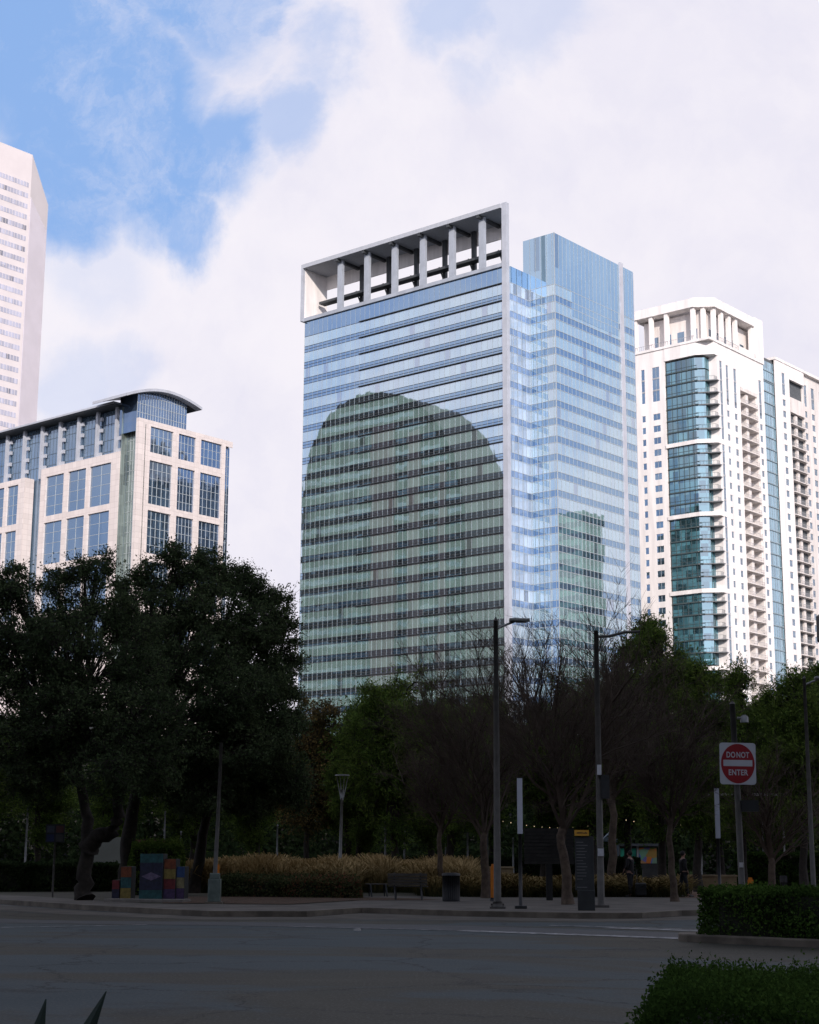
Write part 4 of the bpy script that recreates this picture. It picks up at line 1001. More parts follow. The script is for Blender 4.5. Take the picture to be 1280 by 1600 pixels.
# ================================================================ STREET FURNITURE
def street_lamp(px, Y, topy, arm_dx, label, arm=True, r=.11):
    b_ = g_at(px, Y, .13); h = at(px, topy, Y).z - .13; T = empty('street_lamp', b_, label, 'street lamp')
    MB().tube([(0, 0, .12), (0, 0, h * .5), (0, 0, h)], [r, r * .8, r * .6], 12).build('pole', darkpole, T)
    mb = MB().box(-.22, .22, -.22, .22, 0, .06)
    for x in (-.16, .16):
        for y in (-.16, .16): mb.tube([(x, y, .06), (x, y, .14)], .03, 6)
    mb.tube([(0, 0, .06), (0, 0, .2)], [r * 1.5, r * 1.15], 12).build('base_plate', darkpole, T)
    if arm:
        s_ = 1 if arm_dx > 0 else -1
        MB().tube([(0, 0, h - .25), (s_ * .35, 0, h - .1), (s_ * .55, 0, h - .02)], [.035, .035, .04], 8).build('arm', galv, T)
        hd = MB(); hd.prism([(s_ * .4, -.13), (s_ * .55, -.17), (s_ * arm_dx * s_, -.10), (s_ * arm_dx * s_, .10), (s_ * .55, .17), (s_ * .4, .13)][::s_], h - .02, h + .07)
        hd = hd.build('lamp_head', galv, T, bevel=.02); MB().box(min(s_ * .6, arm_dx - s_ * .1), max(s_ * .6, arm_dx - s_ * .1), -.08, .08, h - .05, h - .021).build('lens', pmat('lamp_lens', (.3, .3, .28), .3), hd)
        MB().tube([(0, 0, h), (0, 0, h + .12)], [r * .7, .01], 8).build('finial', darkpole, T)
    return T
street_lamp(777, 48.4, 970, 1.02, 'tall street lamp with a flat head reaching right, at the kerb by the trash can')
street_lamp(1269, 62, 1060, 1.1, 'street lamp at the right edge with its head cut off by the frame', r=.10)
# pole with a mast arm (dark)
b_ = g_at(938, 49.9, .13); h = at(935, 990, 49.9).z - .13
T = empty('signal_pole', b_, 'dark traffic pole with an upward curved arm, right of the wayfinding post', 'pole')
MB().tube([(0, 0, 0), (0, 0, h * .5), (0, 0, h + .08)], [.11, .09, .07], 12).build('pole', darkpole, T)
MB().tube([(0, 0, h - .1), (.4, 0, h - .08), (.9, 0, h + .05), (1.35, 0, h + .07)], [.045, .045, .04, .04], 8).build('arm', darkpole, T)
MB().box(-.22, .22, -.2, .2, 0, .07).build('base_plate', darkpole, T)
MB().box(-.06, .06, -.20, -.13, 3.9, 4.2).build('white_box', pmat('grey_white_box', (.5, .52, .55)), T)
MB().box(.05, .3, -.15, .12, 2.3 + .9, 3.0 + .9).build('pedestrian_signal', black, T)
MB().box(-.09, .09, -.145, -.135, 1.5, 1.72).build('notice', pmat('notice_white', (.4, .42, .45)), T)

# DO NOT ENTER sign
Ys = 34.6; b_ = g_at(1156, Ys, .0); T = empty('road_sign', b_, 'square DO NOT ENTER road sign on its grey pole behind the median hedge', 'road sign')
top = at(1152, 1100, Ys).z
MB().tube([(.035, 0, 0), (0.0, 0, top * .6), (-.045, 0, top)], [.07, .065, .06], 12).build('pole', darkpole, T)
MB().tube([(-.045, 0, top), (-.045, 0, top + .06)], [.07, .01], 8).build('cap', darkpole, T)
lampb = at(1163, 1122, Ys) - b_
MB().tube([(lampb.x - .15, 0, lampb.z), (lampb.x - .04, 0, lampb.z - .01)], .03, 6).tube([(lampb.x, 0, lampb.z - .09), (lampb.x, 0, lampb.z + .02), (lampb.x, 0, lampb.z + .07)], [.085, .085, .03], 10).build('beacon', galv, T)
MB().box(.06, .42, -.08, .1, at(1160, 1268, Ys).z, at(1160, 1252, Ys).z + .02).build('pedestrian_signal', black, T)
MB().box(-.03, .05, -.078, -.070, 1.42, 1.52).build('sticker', pmat('sticker', (.4, .4, .42)), T)
sc_ = at(1151.5, 1193.5, Ys) - b_
whitep = pmat('sign_white', (.40, .42, .46), .5, .06, 3); redp = pmat('sign_red', (.22, .008, .014), .5, .08, 3)
def rrect(w_, h_, r_, n_=5):
    pts = []
    for cx_, cy_, a0 in ((w_ - r_, h_ - r_, 0), (-w_ + r_, h_ - r_, 90), (-w_ + r_, -h_ + r_, 180), (w_ - r_, -h_ + r_, 270)):
        for i in range(n_ + 1): a = R(a0 + 90 * i / n_); pts.append((cx_ + r_ * math.cos(a), cy_ + r_ * math.sin(a)))
    return pts
def plate(poly, y, th, name, mat, par):
    mb = MB(); n_ = len(poly); mb.q([(x, y, z) for x, z in poly]); mb.q([(x, y + th, z) for x, z in reversed(poly)])
    for i in range(n_): j = (i + 1) % n_; mb.q([(poly[i][0], y, poly[i][1]), (poly[i][0], y + th, poly[i][1]), (poly[j][0], y + th, poly[j][1]), (poly[j][0], y, poly[j][1])])
    return mb.build(name, mat, par)
SG = bpy.data.objects.new('sign_plate', None)
hw, hh = 57 / 2 / 2600 * Ys, 65 / 2 / 2600 * Ys
pl = plate(rrect(hw, hh, .06), -.10, .006, 'sign_plate', whitep, T); pl.location = (sc_.x, 0, sc_.z); pl.rotation_euler.y = R(.8)
plate([(hw * .93 * math.cos(a), hh * .95 * math.sin(a)) for a in np.linspace(0, 2 * math.pi, 40, endpoint=False)], -.105, .004, 'red_disc', redp, pl)
plate([(-hw * .80, -.055), (hw * .80, -.055), (hw * .80, .075), (-hw * .80, .075)], -.1085, .003, 'white_bar', whitep, pl)
def text_obj(txt, size, mat, par, loc, name='lettering', xs=1.0, bold=.004, rot=(R(90), 0, 0)):
    cu = bpy.data.curves.new(name, 'FONT'); cu.body = txt; cu.size = size; cu.align_x = 'CENTER'; cu.align_y = 'CENTER'; cu.extrude = .001; cu.offset = bold; cu.space_character = 1.08
    tmp = bpy.data.objects.new('tmp', cu); C.objects.link(tmp); dg = bpy.context.evaluated_depsgraph_get(); me = bpy.data.meshes.new_from_object(tmp.evaluated_get(dg)); bpy.data.objects.remove(tmp)
    me.materials.clear(); me.materials.append(mat); o = bpy.data.objects.new(name, me); C.objects.link(o); o.parent = par; o.location = loc; o.rotation_euler = rot; o.scale = (xs, 1, 1); return o
text_obj('DO', .165, whitep, pl, (-.145, -.1095, .175), xs=.72); text_obj('NOT', .165, whitep, pl, (.105, -.1095, .175), xs=.72); text_obj('ENTER', .165, whitep, pl, (0, -.1095, -.19), xs=.78)

# lantern columns
def lantern(px, Y, y_top, y_mid, label):
    b_ = g_at(px, Y, .13); T = empty('lantern_column', b_, label, 'lamp', 'slim lantern columns of the plaza'); zt = at(px, y_top, Y).z - .13; zm = at(px, y_mid, Y).z - .13
    MB().tube([(0, 0, .05), (0, 0, zm)], .055, 10).build('post', black, T)
    MB().box(-.075, .075, -.075, .075, zm, zt).build('lantern_tube', pmat('opal_tube', (.42, .45, .52), .4, .05), T, bevel=.01)
    MB().box(-.17, .17, -.17, .17, 0, .09).build('base_plate', black, T, bevel=.01)
    MB().box(-.08, .08, -.08, .08, zt, zt + .03).build('cap', black, T)
lantern(813, 48.45, 1216, 1303, 'slim column with a white lantern tube beside the tall street lamp')
lantern(1123, 58.5, 1232, 1310, 'slim column with a white lantern tube left of the road sign pole')
# small park lamp with a cone
b_ = g_at(531, 72, .12); h = at(534, 1243, 72).z - .12; T = empty('park_lamp', b_, 'park lamp with an open cone head standing in the tan grass', 'lamp')
MB().tube([(0, 0, 0), (.03, 0, h * .5), (.07, 0, h)], [.09, .07, .06], 10).build('pole', galv, T)
k = at(534, 1212, 72).z - .12; mb = MB()
for a in range(4): an = a * math.pi / 2 + .4; mb.tube([(.07 + .05 * math.cos(an), .05 * math.sin(an), h - .2), (.07 + .27 * math.cos(an), .27 * math.sin(an), k)], .018, 5)
mb.tube([(.07, 0, h - .1), (.07, 0, h + .25)], [.07, .09], 8); mb.build('cage', galv, T)
MB().tube([(.07, 0, k), (.07, 0, k + .05)], [.33, .30], 16).build('shade', galv, T)
# oak side traffic pole with cabinet base
b_ = g_at(337, 51.8, .13); h = at(341, 1160, 51.8).z - .13; T = empty('signal_pole', b_, 'grey traffic pole with a green base box beside the painted cabinets', 'pole')
MB().tube([(0, 0, .9), (.04, 0, h * .5), (.08, 0, h)], [.07, .06, .05], 10).build('pole', darkpole, T)
gb_ = pmat('green_grey_base', (.09, .12, .11), .6, .3, 4)
MB().prism([(-.19, -.17), (.19, -.17), (.19, .17), (-.19, .17)], .06, .75).prism([(-.15, -.14), (.15, -.14), (.15, .14), (-.15, .14)], .75, .92).build('base_box', gb_, T, bevel=.02)
MB().box(-.27, .27, -.25, .25, -.0, .06).build('plinth', kerb_m, T)
# painted cabinets
def patch_mat(cname, c_): return pmat('paint_' + cname, tuple(q_ * .62 for q_ in c_), .6, .4, 7)
PT = {'navy': (.02, .025, .06), 'violet': (.16, .13, .22), 'teal': (.02, .10, .11), 'orange': (.22, .06, .02), 'yellow': (.26, .20, .05), 'red': (.16, .02, .025), 'blue': (.03, .08, .22), 'purple': (.07, .04, .12), 'cream': (.26, .23, .12), 'dark': (.02, .03, .035)}
pm = {k: patch_mat(k, v) for k, v in PT.items()}; pk = list(pm)
def cabinet(px0, px1, Y, topy, grid, label, hat=None):
    cx_ = (px0 + px1) / 2; b_ = g_at(cx_, Y, .21); T = empty('painted_cabinet', b_, label, 'utility cabinet', 'painted utility cabinets', rz=R(-6)); wd = (px1 - px0) / 2600 * Y; h = at(cx_, topy, Y).z - .21
    MB().box(-wd / 2, wd / 2, 0, .55, 0, h).build('body', pm['dark'], T, bevel=.015); nr = len(grid); 
    for r_, row in enumerate(grid):
        mb = MB(); nc = len(row)
        for c2, k in enumerate(row):
            x0 = -wd / 2 + wd * c2 / nc; x1 = -wd / 2 + wd * (c2 + 1) / nc; z1 = h * (1 - r_ / nr); z0 = h * (1 - (r_ + 1) / nr)
            if k == 'diamond':
                mb.q([(x0 + .01, -.004, z0 + .01), (x1 - .01, -.004, z0 + .01), (x1 - .01, -.004, z1 - .01), (x0 + .01, -.004, z1 - .01)], pk.index('navy'))
                xm = (x0 + x1) / 2; zm = (z0 + z1) / 2; ww = (x1 - x0) * .42; hh_ = (z1 - z0) * .47
                mb.q([(xm - ww, -.008, zm), (xm, -.008, zm - hh_), (xm + ww, -.008, zm), (xm, -.008, zm + hh_)], pk.index('violet'))
            else: mb.q([(x0 + .005, -.004, z0 + .005), (x1 - .005, -.004, z0 + .005), (x1 - .005, -.004, z1 - .005), (x0 + .005, -.004, z1 - .005)], pk.index(k))
        mb.build('painted_panel', [pm[k] for k in pk], T)
    return T
cabinet(219, 256, 53.4, 1334, [['teal'], ['navy'], ['diamond'], ['navy'], ['teal']], 'tallest painted cabinet, dark blue with a pale violet diamond')
cabinet(257, 276, 53.5, 1342, [['orange'], ['yellow'], ['red'], ['purple']], 'narrow cabinet painted in orange, yellow, red and purple blocks')
cabinet(277, 290, 53.6, 1354, [['blue'], ['cream'], ['purple']], 'cabinet painted blue over cream at the right end of the row')
cabinet(190, 207, 53.8, 1354, [['orange'], ['teal'], ['yellow']], 'small cabinet painted orange, teal and yellow left of the tall one')
cabinet(177, 189, 53.9, 1375, [['red'], ['navy']], 'lowest cabinet painted red over navy at the left end of the row')
o = MB().box(-1.3, 1.25, -.35, .75, 0, .10).build('concrete_pad', pmat('pad', (.16, .15, .135), .9, .2, 3), bevel=.01); o.location = g_at(232, 53.3, .12); o.rotation_euler.z = R(-6); tag(o, 'concrete pad carrying the painted cabinets', 'plinth')
# trash can
b_ = g_at(705, 55.4, .13); T = empty('trash_can', b_, 'dark slatted round trash can on the sidewalk right of the bench', 'trash can'); mb = MB()
for i in range(24):
    a = 2 * math.pi * i / 24; x, y = .27 * math.cos(a), .27 * math.sin(a); mb.tube([(x, y, .04), (x, y, .86)], .022, 4)
mb.build('slats', black, T); MB().tube([(0, 0, .04), (0, 0, .84)], .235, 20).build('liner', pmat('liner', (.012, .013, .014)), T)
MB().tube([(0, 0, .84), (0, 0, .90), (0, 0, .93)], [.30, .30, .20], 20).build('lid', black, T); MB().tube([(0, 0, 0), (0, 0, .05)], .29, 20).build('foot_ring', black, T)
# benches
def bench(px, Y, rz, label, L_=1.35, back=True):
    T = empty('park_bench', g_at(px, Y, .13), label, 'bench', 'benches by the grass bed', rz=rz); dk = pmat('bench_slat', (.05, .045, .038), .7, .3, 6)
    mb = MB()
    for i in range(5): mb.box(-L_ / 2, L_ / 2, -.22 + i * .1, -.14 + i * .1, .43, .46)
    mb.build('seat', dk, T)
    if back:
        mb = MB()
        for i in range(4): mb.box(-L_ / 2, L_ / 2, -.30 - i * .03, -.27 - i * .03, .50 + i * .10, .585 + i * .10)
        mb.build('backrest', dk, T)
    for x in (-L_ / 3, L_ / 3):
        MB().tube([(x, .2, .43), (x + .02, .24, 0)], [.04, .03], 6).build('leg', black, T); MB().tube([(x, -.36 if back else -.2, .9 if back else .43), (x, -.22, .43), (x + .05, -.34, 0)], [.03, .035, .03], 6).build('leg', black, T)
bench(638, 57.3, R(-4), 'slatted park bench seen from behind, left of the trash can')
bench(590, 61.5, R(8), 'small backless bench in front of the tan grass', .85, False)
# wayfinding post
b_ = g_at(914, 47.2, .13); T = empty('wayfinding_post', b_, 'dark wayfinding post with a yellow head in front of the biggest bare trunk', 'sign', rz=R(-4)); h = at(909, 1297, 47.2).z - .13
MB().box(-.28, .25, -.06, .10, .55, h - .18).box(-.22, .26, -.10, .14, 0, .56).build('post_body', pmat('charcoal', (.022, .026, .028), .6, .3, 3), T, bevel=.012)
yh = MB().box(-.28, .12, -.12, .12, h - .16, h).build('yellow_head', pmat('amber_paint', (.50, .26, .03), .5, .1), T)
mb = MB(); rr_ = random.Random(3)
for i in range(9): x = -.22 + i * .033; mb.box(x, x + .022, -.124, -.121, h - .10, h - .06 + rr_.uniform(-.01, .012))
mb.build('head_lettering', black, yh)
for i in range(13):
    z = h - .35 - i * .085
    MB().box(-.24, -.24 + rr_.uniform(.16, .32), -.0645, -.061, z, z + .020).build('text_line', pmat('dim_white', (.11, .115, .12)), T)
MB().box(-.24, .05, -.0645, -.061, .62, .65).build('text_line', pmat('dim_white', (.11, .115, .12)), T)
# slatted information board
b_ = g_at(858, 57.5, .12); T = empty('notice_board', b_, 'wide dark slatted board on one post behind the lantern column', 'board'); z0 = at(858, 1350, 57.5).z - .12; z1 = at(858, 1294, 57.5).z - .12
mb = MB(); n_ = 10
for i in range(n_): zz = z0 + (z1 - z0) * i / n_; mb.box(-.86, .86, -.04, .0, zz, zz + (z1 - z0) / n_ * .78)
mb.build('slats', pmat('dark_slat', (.030, .030, .028), .7, .3, 4), T); MB().box(-.84, .84, .003, .03, z0, z1).build('backing', black, T); MB().box(-.11, .11, -.02, .12, 0, z0).build('post', black, T)
# coloured signboard left
b_ = g_at(85, 58, .12); T = empty('notice_sign', b_, 'small board with four pale notices on a thin post at the left edge', 'sign'); zc = at(85, 1302, 58).z - .12
MB().box(-.33, .33, -.03, .0, zc - .31, zc + .31).build('board', pmat('board_grey', (.06, .07, .08)), T)
for i, (x, z, cc) in enumerate(((-.16, .14, (.10, .12, .17)), (.16, .14, (.17, .08, .08)), (-.16, -.16, (.05, .07, .18)), (.16, -.16, (.10, .11, .12)))):
    MB().box(x - .13, x + .13, -.036, -.031, zc + z - .12, zc + z + .12).build('notice', pmat('notice_%s' % 'abcd'[i], cc, .6), T)
MB().tube([(0, .03, 0), (0, .03, zc)], .035, 8).build('post', darkpole, T)
# pale wall panel behind the oak, brick pier
o = MB().prism([(-.85, 0), (-.75, -.05), (.95, -.05), (1.0, 0), (.9, .25), (-.8, .25)], 0, at(165, 1308, 76).z - .12).build('rendered_wall', pmat('pale_render', (.17, .18, .155), .9, .12, 1)); o.location = g_at(166, 76, .12); tag(o, 'pale rendered wall showing between the two left oak trunks', 'wall')
o = MB().box(-.75, .75, 0, .5, 0, at(232, 1312, 78).z - .12).build('brick_pier', pmat('red_brick', (.075, .032, .022), .9, .3, 8)); o.location = g_at(232, 78, .12); tag(o, 'red brick pier above the painted cabinets', 'pier')
# orange markers
def marker(px, Y, y0, y1, wd, label):
    b_ = g_at(px, Y, .13); T = empty('orange_marker', b_, label, 'bollard', 'orange markers'); zt = at(px, y0, Y).z - .13; om = pmat('orange_plastic', (.55, .17, .015), .5, .15, 4)
    MB().prism([(-wd / 2, -.04), (wd / 2, -.04), (wd / 2, .04), (-wd / 2, .04)], .1, zt - .08).prism([(-wd / 3, -.035), (wd / 3, -.035), (wd / 3, .035), (-wd / 3, .035)], zt - .08, zt).build('panel', om, T); MB().tube([(0, 0, 0), (0, 0, .12)], [.12, .08], 10).build('foot', black, T)
marker(341, 58.5, 1350, 1376, .13, 'orange marker behind the green-based traffic pole'); marker(770, 56, 1350, 1384, .15, 'orange marker just left of the tall street lamp'); marker(1171, 60, 1371, 1397, .20, 'orange marker at the foot of the road sign pole')
# tan low walls
for (pa, pb, Y, y0, lab) in ((1072, 1150, 76, 1367, 'low tan stone wall left of the road sign pole'), (318, 392, 70, 1371, 'low tan stone edging behind the shrubs'), (765, 802, 70, 1354, 'short tan stone ledge behind the tall street lamp')):
    b_ = g_at((pa + pb) / 2, Y, .12); wd = (pb - pa) / 2600 * Y; h = at((pa + pb) / 2, y0, Y).z - .12
    T = empty('low_wall', b_, lab, 'wall'); MB().box(-wd / 2, wd / 2, 0, .45, 0, h - .07).build('wall_body', tan_m, T); MB().box(-wd / 2 - .04, wd / 2 + .04, -.04, .49, h - .07, h).build('coping', pmat('tan_coping', (.26, .20, .12)), T)
# newspaper boxes
for i, px in enumerate((1220, 1225.5)):
    b_ = g_at(px, 70, .13); T = empty('pay_box', b_, ['left', 'right'][i] + ' one of two small dark boxes on posts on the brick plaza', 'box', 'small dark boxes'); MB().box(-.06, .06, -.05, .05, 0, .45).build('stand', black, T); MB().box(-.065, .065, -.08, .08, .45, .72).build('case', pmat('grey_case', (.08, .085, .09)), T, bevel=.01)
# mural kiosk in the far centre-right
b_ = g_at(1000, 104, .12); T = empty('mural_kiosk', b_, 'small kiosk with bright green and orange mural far behind the walker', 'kiosk')
y0z, y1z = at(1000, 1349, 104).z - .12, at(1000, 1322, 104).z - .12
def kx(px): return (px - 1000) / 2600 * 104
MB().box(kx(969), kx(1027), 0, 2.0, 0, y1z).build('wall', pmat('kiosk_wall', (.05, .05, .05)), T)
MB().box(kx(967), kx(1029), -.25, 2.2, y1z, y1z + .15).build('roof', pmat('kiosk_roof', (.10, .11, .12)), T)
gr = MB().box(kx(969.5), kx(994), -.03, 0, y0z, y1z - .15).build('green_mural', pmat('mural_green', (.04, .42, .26), .5, .7, .9, base2=(.02, .16, .12)), T)
mm, t, out = new_mat('mural_mix'); o_ = t.new('ShaderNodeTexCoord').outputs['Object']; vo = t.new('ShaderNodeTexVoronoi'); t.put(vo, 'Scale', 2.4); t.l.new(o_, vo.inputs['Vector']); sh = t.new('ShaderNodeSeparateColor'); t.l.new(vo.outputs['Color'], sh.inputs[0])
c = t.ramp(sh.outputs[0], ((.0, (.03, .32, .10)), (.25, (.7, .2, .03)), (.5, (.03, .40, .30)), (.7, (.8, .35, .05)), (.85, (.08, .2, .55)), (1, (.5, .05, .04)))); [setattr(e, 'position', e.position) for e in ()]; p = t.new('ShaderNodeBsdfPrincipled'); t.l.new(c, p.inputs['Base Color']); t.l.new(p.outputs[0], out.inputs[0])
MB().box(kx(999), kx(1026), -.03, 0, y0z, y1z - .1).build('orange_mural', mm, T)
MB().box(kx(995), kx(998), -.06, 0, y0z, y1z).build('white_panel', pmat('panel_white', (.35, .35, .35)), T)
b_ = g_at(954, 100, .12); T = empty('shelter', b_, 'small pale blue gabled shelter left of the mural kiosk', 'shelter'); pb_ = pmat('pale_blue', (.22, .29, .36), .7)
for x in (-.45, .45): MB().box(x - .06, x + .06, -.06, .06, 0, 2.4).build('post', pb_, T)
mb = MB(); mb.q([(-.6, -.3, 2.35), (.6, -.3, 2.35), (0, -.3, 2.95)]); mb.q([(-.6, .3, 2.35), (0, .3, 2.95), (.6, .3, 2.35)]); mb.q([(-.6, -.3, 2.35), (0, -.3, 2.95), (0, .3, 2.95), (-.6, .3, 2.35)]); mb.q([(.6, -.3, 2.35), (.6, .3, 2.35), (0, .3, 2.95), (0, -.3, 2.95)]); mb.build('gable_roof', pb_, T)
# pergola beam
b_ = g_at(1155, 88, .12); T = empty('pergola', b_, 'thin white pergola beam above the plaza behind the road sign', 'pergola'); zb_ = at(1155, 1243, 88).z - .12
MB().box(-2.2, 2.6, -.08, .08, zb_, zb_ + .12).build('beam', pmat('pergola_white', (.3, .3, .29)), T)
for x in (-2.0, .2, 2.4): MB().tube([(x, 0, 0), (x, 0, zb_)], .05, 8).build('post', pmat('pergola_white', (.3, .3, .29)), T)
# thin white posts and string lights in the park
wp = pmat('post_white', (.22, .23, .24), .7, .2, 3); first = None; pts_ = []
POS = [(40, 88, 1262), (256, 90, 1268), (282, 92, 1300), (433, 94, 1290), (602, 92, 1284), (632, 96, 1300), (697, 94, 1300), (731, 92, 1288), (762, 96, 1300), (802, 92, 1310), (1193, 90, 1280)]
labs = ['under the leftmost oak', 'above the painted cabinets', 'just right of the brick pier', 'behind the right oak', 'right of the cone-headed park lamp', 'behind the tan grass left of the bench', 'above the trash can', 'between the trash can and the tall street lamp', 'touching the tall street lamp pole', 'just left of the white lantern tube', 'right of the road sign pole']
for (px, Y, ty), lb in zip(POS, labs):
    b_ = g_at(px, Y, .12); h = at(px, ty, Y).z - .12; T = empty('light_post', b_, 'thin pale post for string lights, ' + lb, 'post', 'string light posts')
    MB().tube([(0, 0, 0), (0, 0, h)], [.06, .045], 8).build('shaft', wp, T); MB().tube([(0, 0, h), (0, 0, h + .06)], [.06, .02], 8).build('cap', wp, T)
bulbm = emat('warm_bulb', (1, .78, .48), .8); cable = pmat('cable', (.01, .01, .01))
for (pa, pb, Y, ya_, lab, n_) in ((495, 640, 92, 1284, 'string of warm bulbs above the grass, left length', 13), (640, 780, 90, 1282, 'string of warm bulbs above the trash can, middle length', 13), (780, 960, 88, 1280, 'string of warm bulbs behind the wayfinding post', 15), (960, 1140, 90, 1276, 'string of warm bulbs left of the road sign, right length', 15)):
    A_ = at(pa, ya_, Y); B_ = at(pb, ya_, Y + 2); T = empty('string_lights', A_, lab, 'string lights', 'string lights in the park')
    pts = [Vector(((B_.x - A_.x) * i / 16, (B_.y - A_.y) * i / 16, -.35 * math.sin(math.pi * i / 16))) for i in range(17)]
    MB().tube(pts, .012, 4).build('wire', cable, T)
    for i in range(n_):
        f = (i + .5) / n_; MB().ball(((B_.x - A_.x) * f, (B_.y - A_.y) * f, -.35 * math.sin(math.pi * f) - .07), .025 * random.uniform(.5, 1.2), n=6).build('bulb', bulbm, T)
# traffic signal cut by the right edge
b_ = at(1281.2, 980, 22); T = empty('traffic_signal', b_, 'dark traffic signal head cut by the right edge above the lamp arm', 'traffic light')
MB().box(-.02, .32, -.12, .14, -.20, .18).build('housing', black, T, bevel=.03); MB().tube([(.15, -.14, .0), (.15, -.12, .0)], .10, 14).build('red_lens', pmat('signal_red', (.12, .01, .01), .3), T)
MB().tube([(.15, 0, .18), (.15, 0, .5), (4.2, 0, .6), (4.2, 0, -b_.z)], [.03, .05, .07, .10], 8).build('mast_arm', galv, T)
# litter on the road
o = MB().prism([(0, 0), (.13, -.02), (.16, .07), (.05, .10)], .006, .05).build('crumpled_paper', pmat('paper', (.45, .45, .45))); o.location = (*gnd(553, 1455).xy, 0); tag(o, 'small white scrap of paper lying on the road', 'litter')

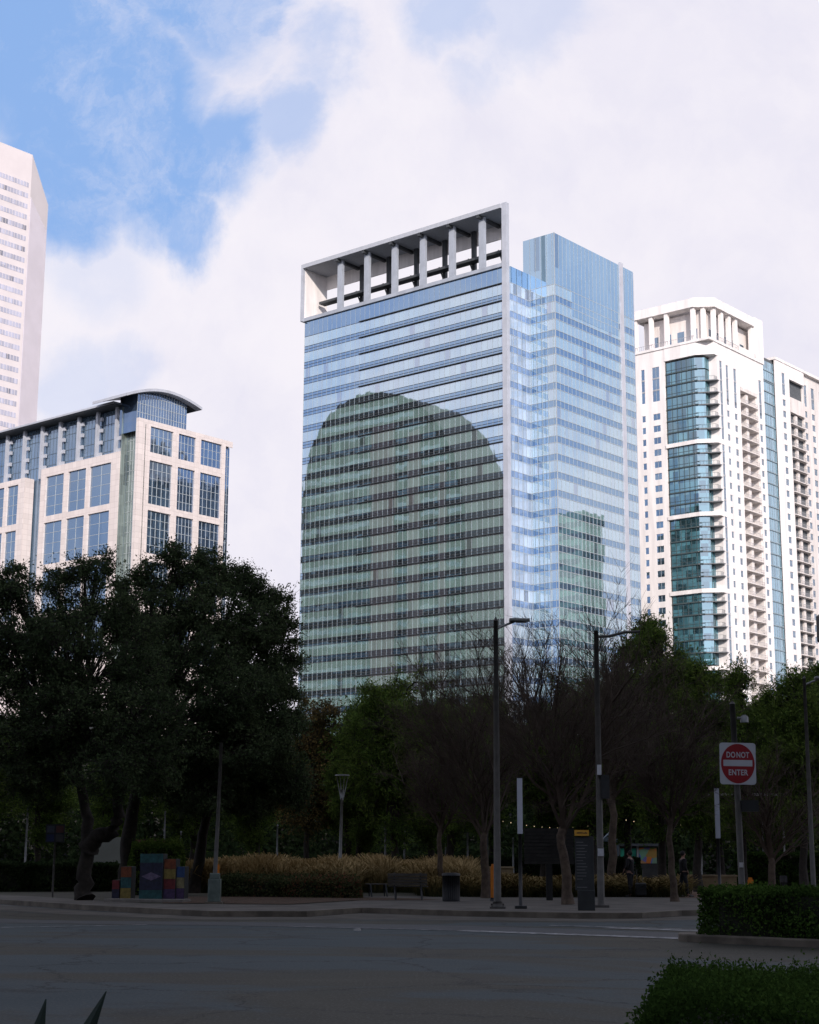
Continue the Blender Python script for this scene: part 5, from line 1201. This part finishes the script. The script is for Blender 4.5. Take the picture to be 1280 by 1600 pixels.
# ================================================================ PEOPLE
def skin_obj(name, verts, edges, radii, mat, parent, root=0, sub=1):
    me = bpy.data.meshes.new(name); me.from_pydata(verts, edges, []); o = bpy.data.objects.new(name, me); C.objects.link(o); o.parent = parent; me.materials.append(mat)
    sk = o.modifiers.new('skin', 'SKIN'); sk.use_smooth_shade = True
    if not me.skin_vertices: 
        bpy.context.view_layer.objects.active = o
    for i, r_ in enumerate(radii): me.skin_vertices[0].data[i].radius = (r_, r_) if not isinstance(r_, tuple) else r_
    me.skin_vertices[0].data[root].use_root = True
    sb = o.modifiers.new('sub', 'SUBSURF'); sb.levels = sub; sb.render_levels = sub + 1
    return o
skin_m = pmat('skin', (.20, .11, .08), .6, .1); 
def person(loc, rz, label, top_c, leg_c, hair_c, stride=.0, arm=.1, H_=1.68):
    T = empty('person', loc, label, 'person', rz=rz); s_ = H_ / 1.70
    V = []; E_ = []; Rr = []
    def v(x, y, z, r_): V.append((x * s_, y * s_, z * s_)); Rr.append(r_ * s_); return len(V) - 1
    def chain(a, pts):
        for p_ in pts: b2 = v(*p_); E_.append((a, b2)); a = b2
        return a
    hip = v(0, 0, .93, .12); chest = chain(hip, [(0, 0, 1.08, .115), (0, -.01, 1.28, .135), (0, 0, 1.40, .10)]); neck = chain(chest, [(0, 0, 1.47, .052), (0, .01, 1.54, .072), (0, .02, 1.60, .088), (0, .015, 1.66, .070)])
    for sd in (-1, 1):
        st_ = stride * sd
        chain(hip, [(sd * .09, 0, .86, .085), (sd * .10, st_ * .5, .50, .058), (sd * .10, st_ * .9 - abs(stride) * .2, .10, .040), (sd * .11, st_ * .9 + .10, .035, .034), (sd * .11, st_ * .9 + .17, .03, .028)])
        w_ = chain(chest, [(sd * .17, 0, 1.38, .055), (sd * .22, -.02 + arm * .3, 1.12, .042), (sd * (.22 - arm * .3), arm, .90 + arm, .030), (sd * (.22 - arm * .3), arm + .05, .83 + arm, .028)])
        bp = V[w_]; 
        for k_, (dx, ln) in enumerate(((-.022, .060), (-.007, .070), (.008, .066), (.022, .052))):
            x0, y0, z0 = bp[0] / s_, bp[1] / s_, bp[2] / s_; chain(w_, [(x0 + dx, y0 + .01, z0 - ln * .6, .0085), (x0 + dx, y0 + .03, z0 - ln * 1.1, .0075)])
        x0, y0, z0 = bp[0] / s_, bp[1] / s_, bp[2] / s_; chain(w_, [(x0 - sd * .035, y0 + .02, z0 - .005, .010), (x0 - sd * .045, y0 + .035, z0 - .035, .009)])
    skin_obj('body', V, E_, Rr, skin_m, T)
    # jacket
    V, E_, Rr = [], [], []
    hip = v(0, 0, .84, .158); chest = chain(hip, [(0, 0, 1.05, .150), (0, -.01, 1.28, .158), (0, 0, 1.41, .115), (0, 0, 1.455, .068)])
    for sd in (-1, 1): chain(3, [(sd * .17, 0, 1.38, .075), (sd * .225, -.02 + arm * .3, 1.12, .062), (sd * (.22 - arm * .3), arm, .90 + arm, .050)])
    skin_obj('jacket', V, E_, Rr, pmat('jacket_' + label[:6], top_c, .9, .3, 6), T)
    V, E_, Rr = [], [], []
    hip = v(0, 0, .94, .135)
    for sd in (-1, 1):
        st_ = stride * sd; chain(hip, [(sd * .09, 0, .84, .10), (sd * .10, st_ * .5, .50, .074), (sd * .10, st_ * .9 - abs(stride) * .2, .10, .058)])
    skin_obj('trousers', V, E_, Rr, pmat('trousers_' + label[:6], leg_c, .9, .3, 6), T)
    for sd in (-1, 1): st_ = stride * sd; MB().ball((sd * .11 * s_, (st_ * .9 + .07) * s_, .045), .06, n=8, sz=.75).tube([(sd * .11 * s_, (st_ * .9 + .05) * s_, .035), (sd * .11 * s_, (st_ * .9 + .2) * s_, .03)], [.05, .035], 8).build('shoe', pmat('shoe_sole', (.10, .10, .10)), T)
    hm = pmat('hair_dark', hair_c, .8); MB().ball((0, -.012 * s_, 1.625 * s_), .098 * s_, n=10, sz=1.05).build('hair', hm, T)
    face = MB().ball((0, .105 * s_, 1.585 * s_), .016, n=6).ball((-.03, .095 * s_, 1.61 * s_), .009, n=6).ball((.03, .095 * s_, 1.61 * s_), .009, n=6); face.build('face', skin_m, T)
    return T
p1 = g_at(984, 62.7, .13)
person(p1, R(60), 'person in black clothes and white-soled shoes standing with a trolley bag', (.012, .012, .014), (.012, .013, .018), (.01, .008, .007), .03, .14)
p2 = g_at(1067, 63.0, .13)
person(p2, R(-80), 'person in dark jacket and blue jeans walking behind the slim bent tree', (.014, .014, .02), (.03, .05, .11), (.01, .008, .007), .16, .08)
b_ = g_at(1000, 62.4, .13); T = empty('trolley_bag', b_, 'black upright trolley bag beside the standing person', 'bag')
MB().box(-.20, .20, -.13, .13, .06, .52).build('bag_body', black, T, bevel=.04); MB().tube([(-.12, .1, .5), (-.12, .1, 1.0), (.10, .1, 1.0), (.10, .1, .5)], .012, 6).build('handle', darkpole, T)
for x in (-.16, .16): MB().tube([(x - .02, .12, .05), (x + .02, .12, .05)], .05, 10).build('wheel', black, T)
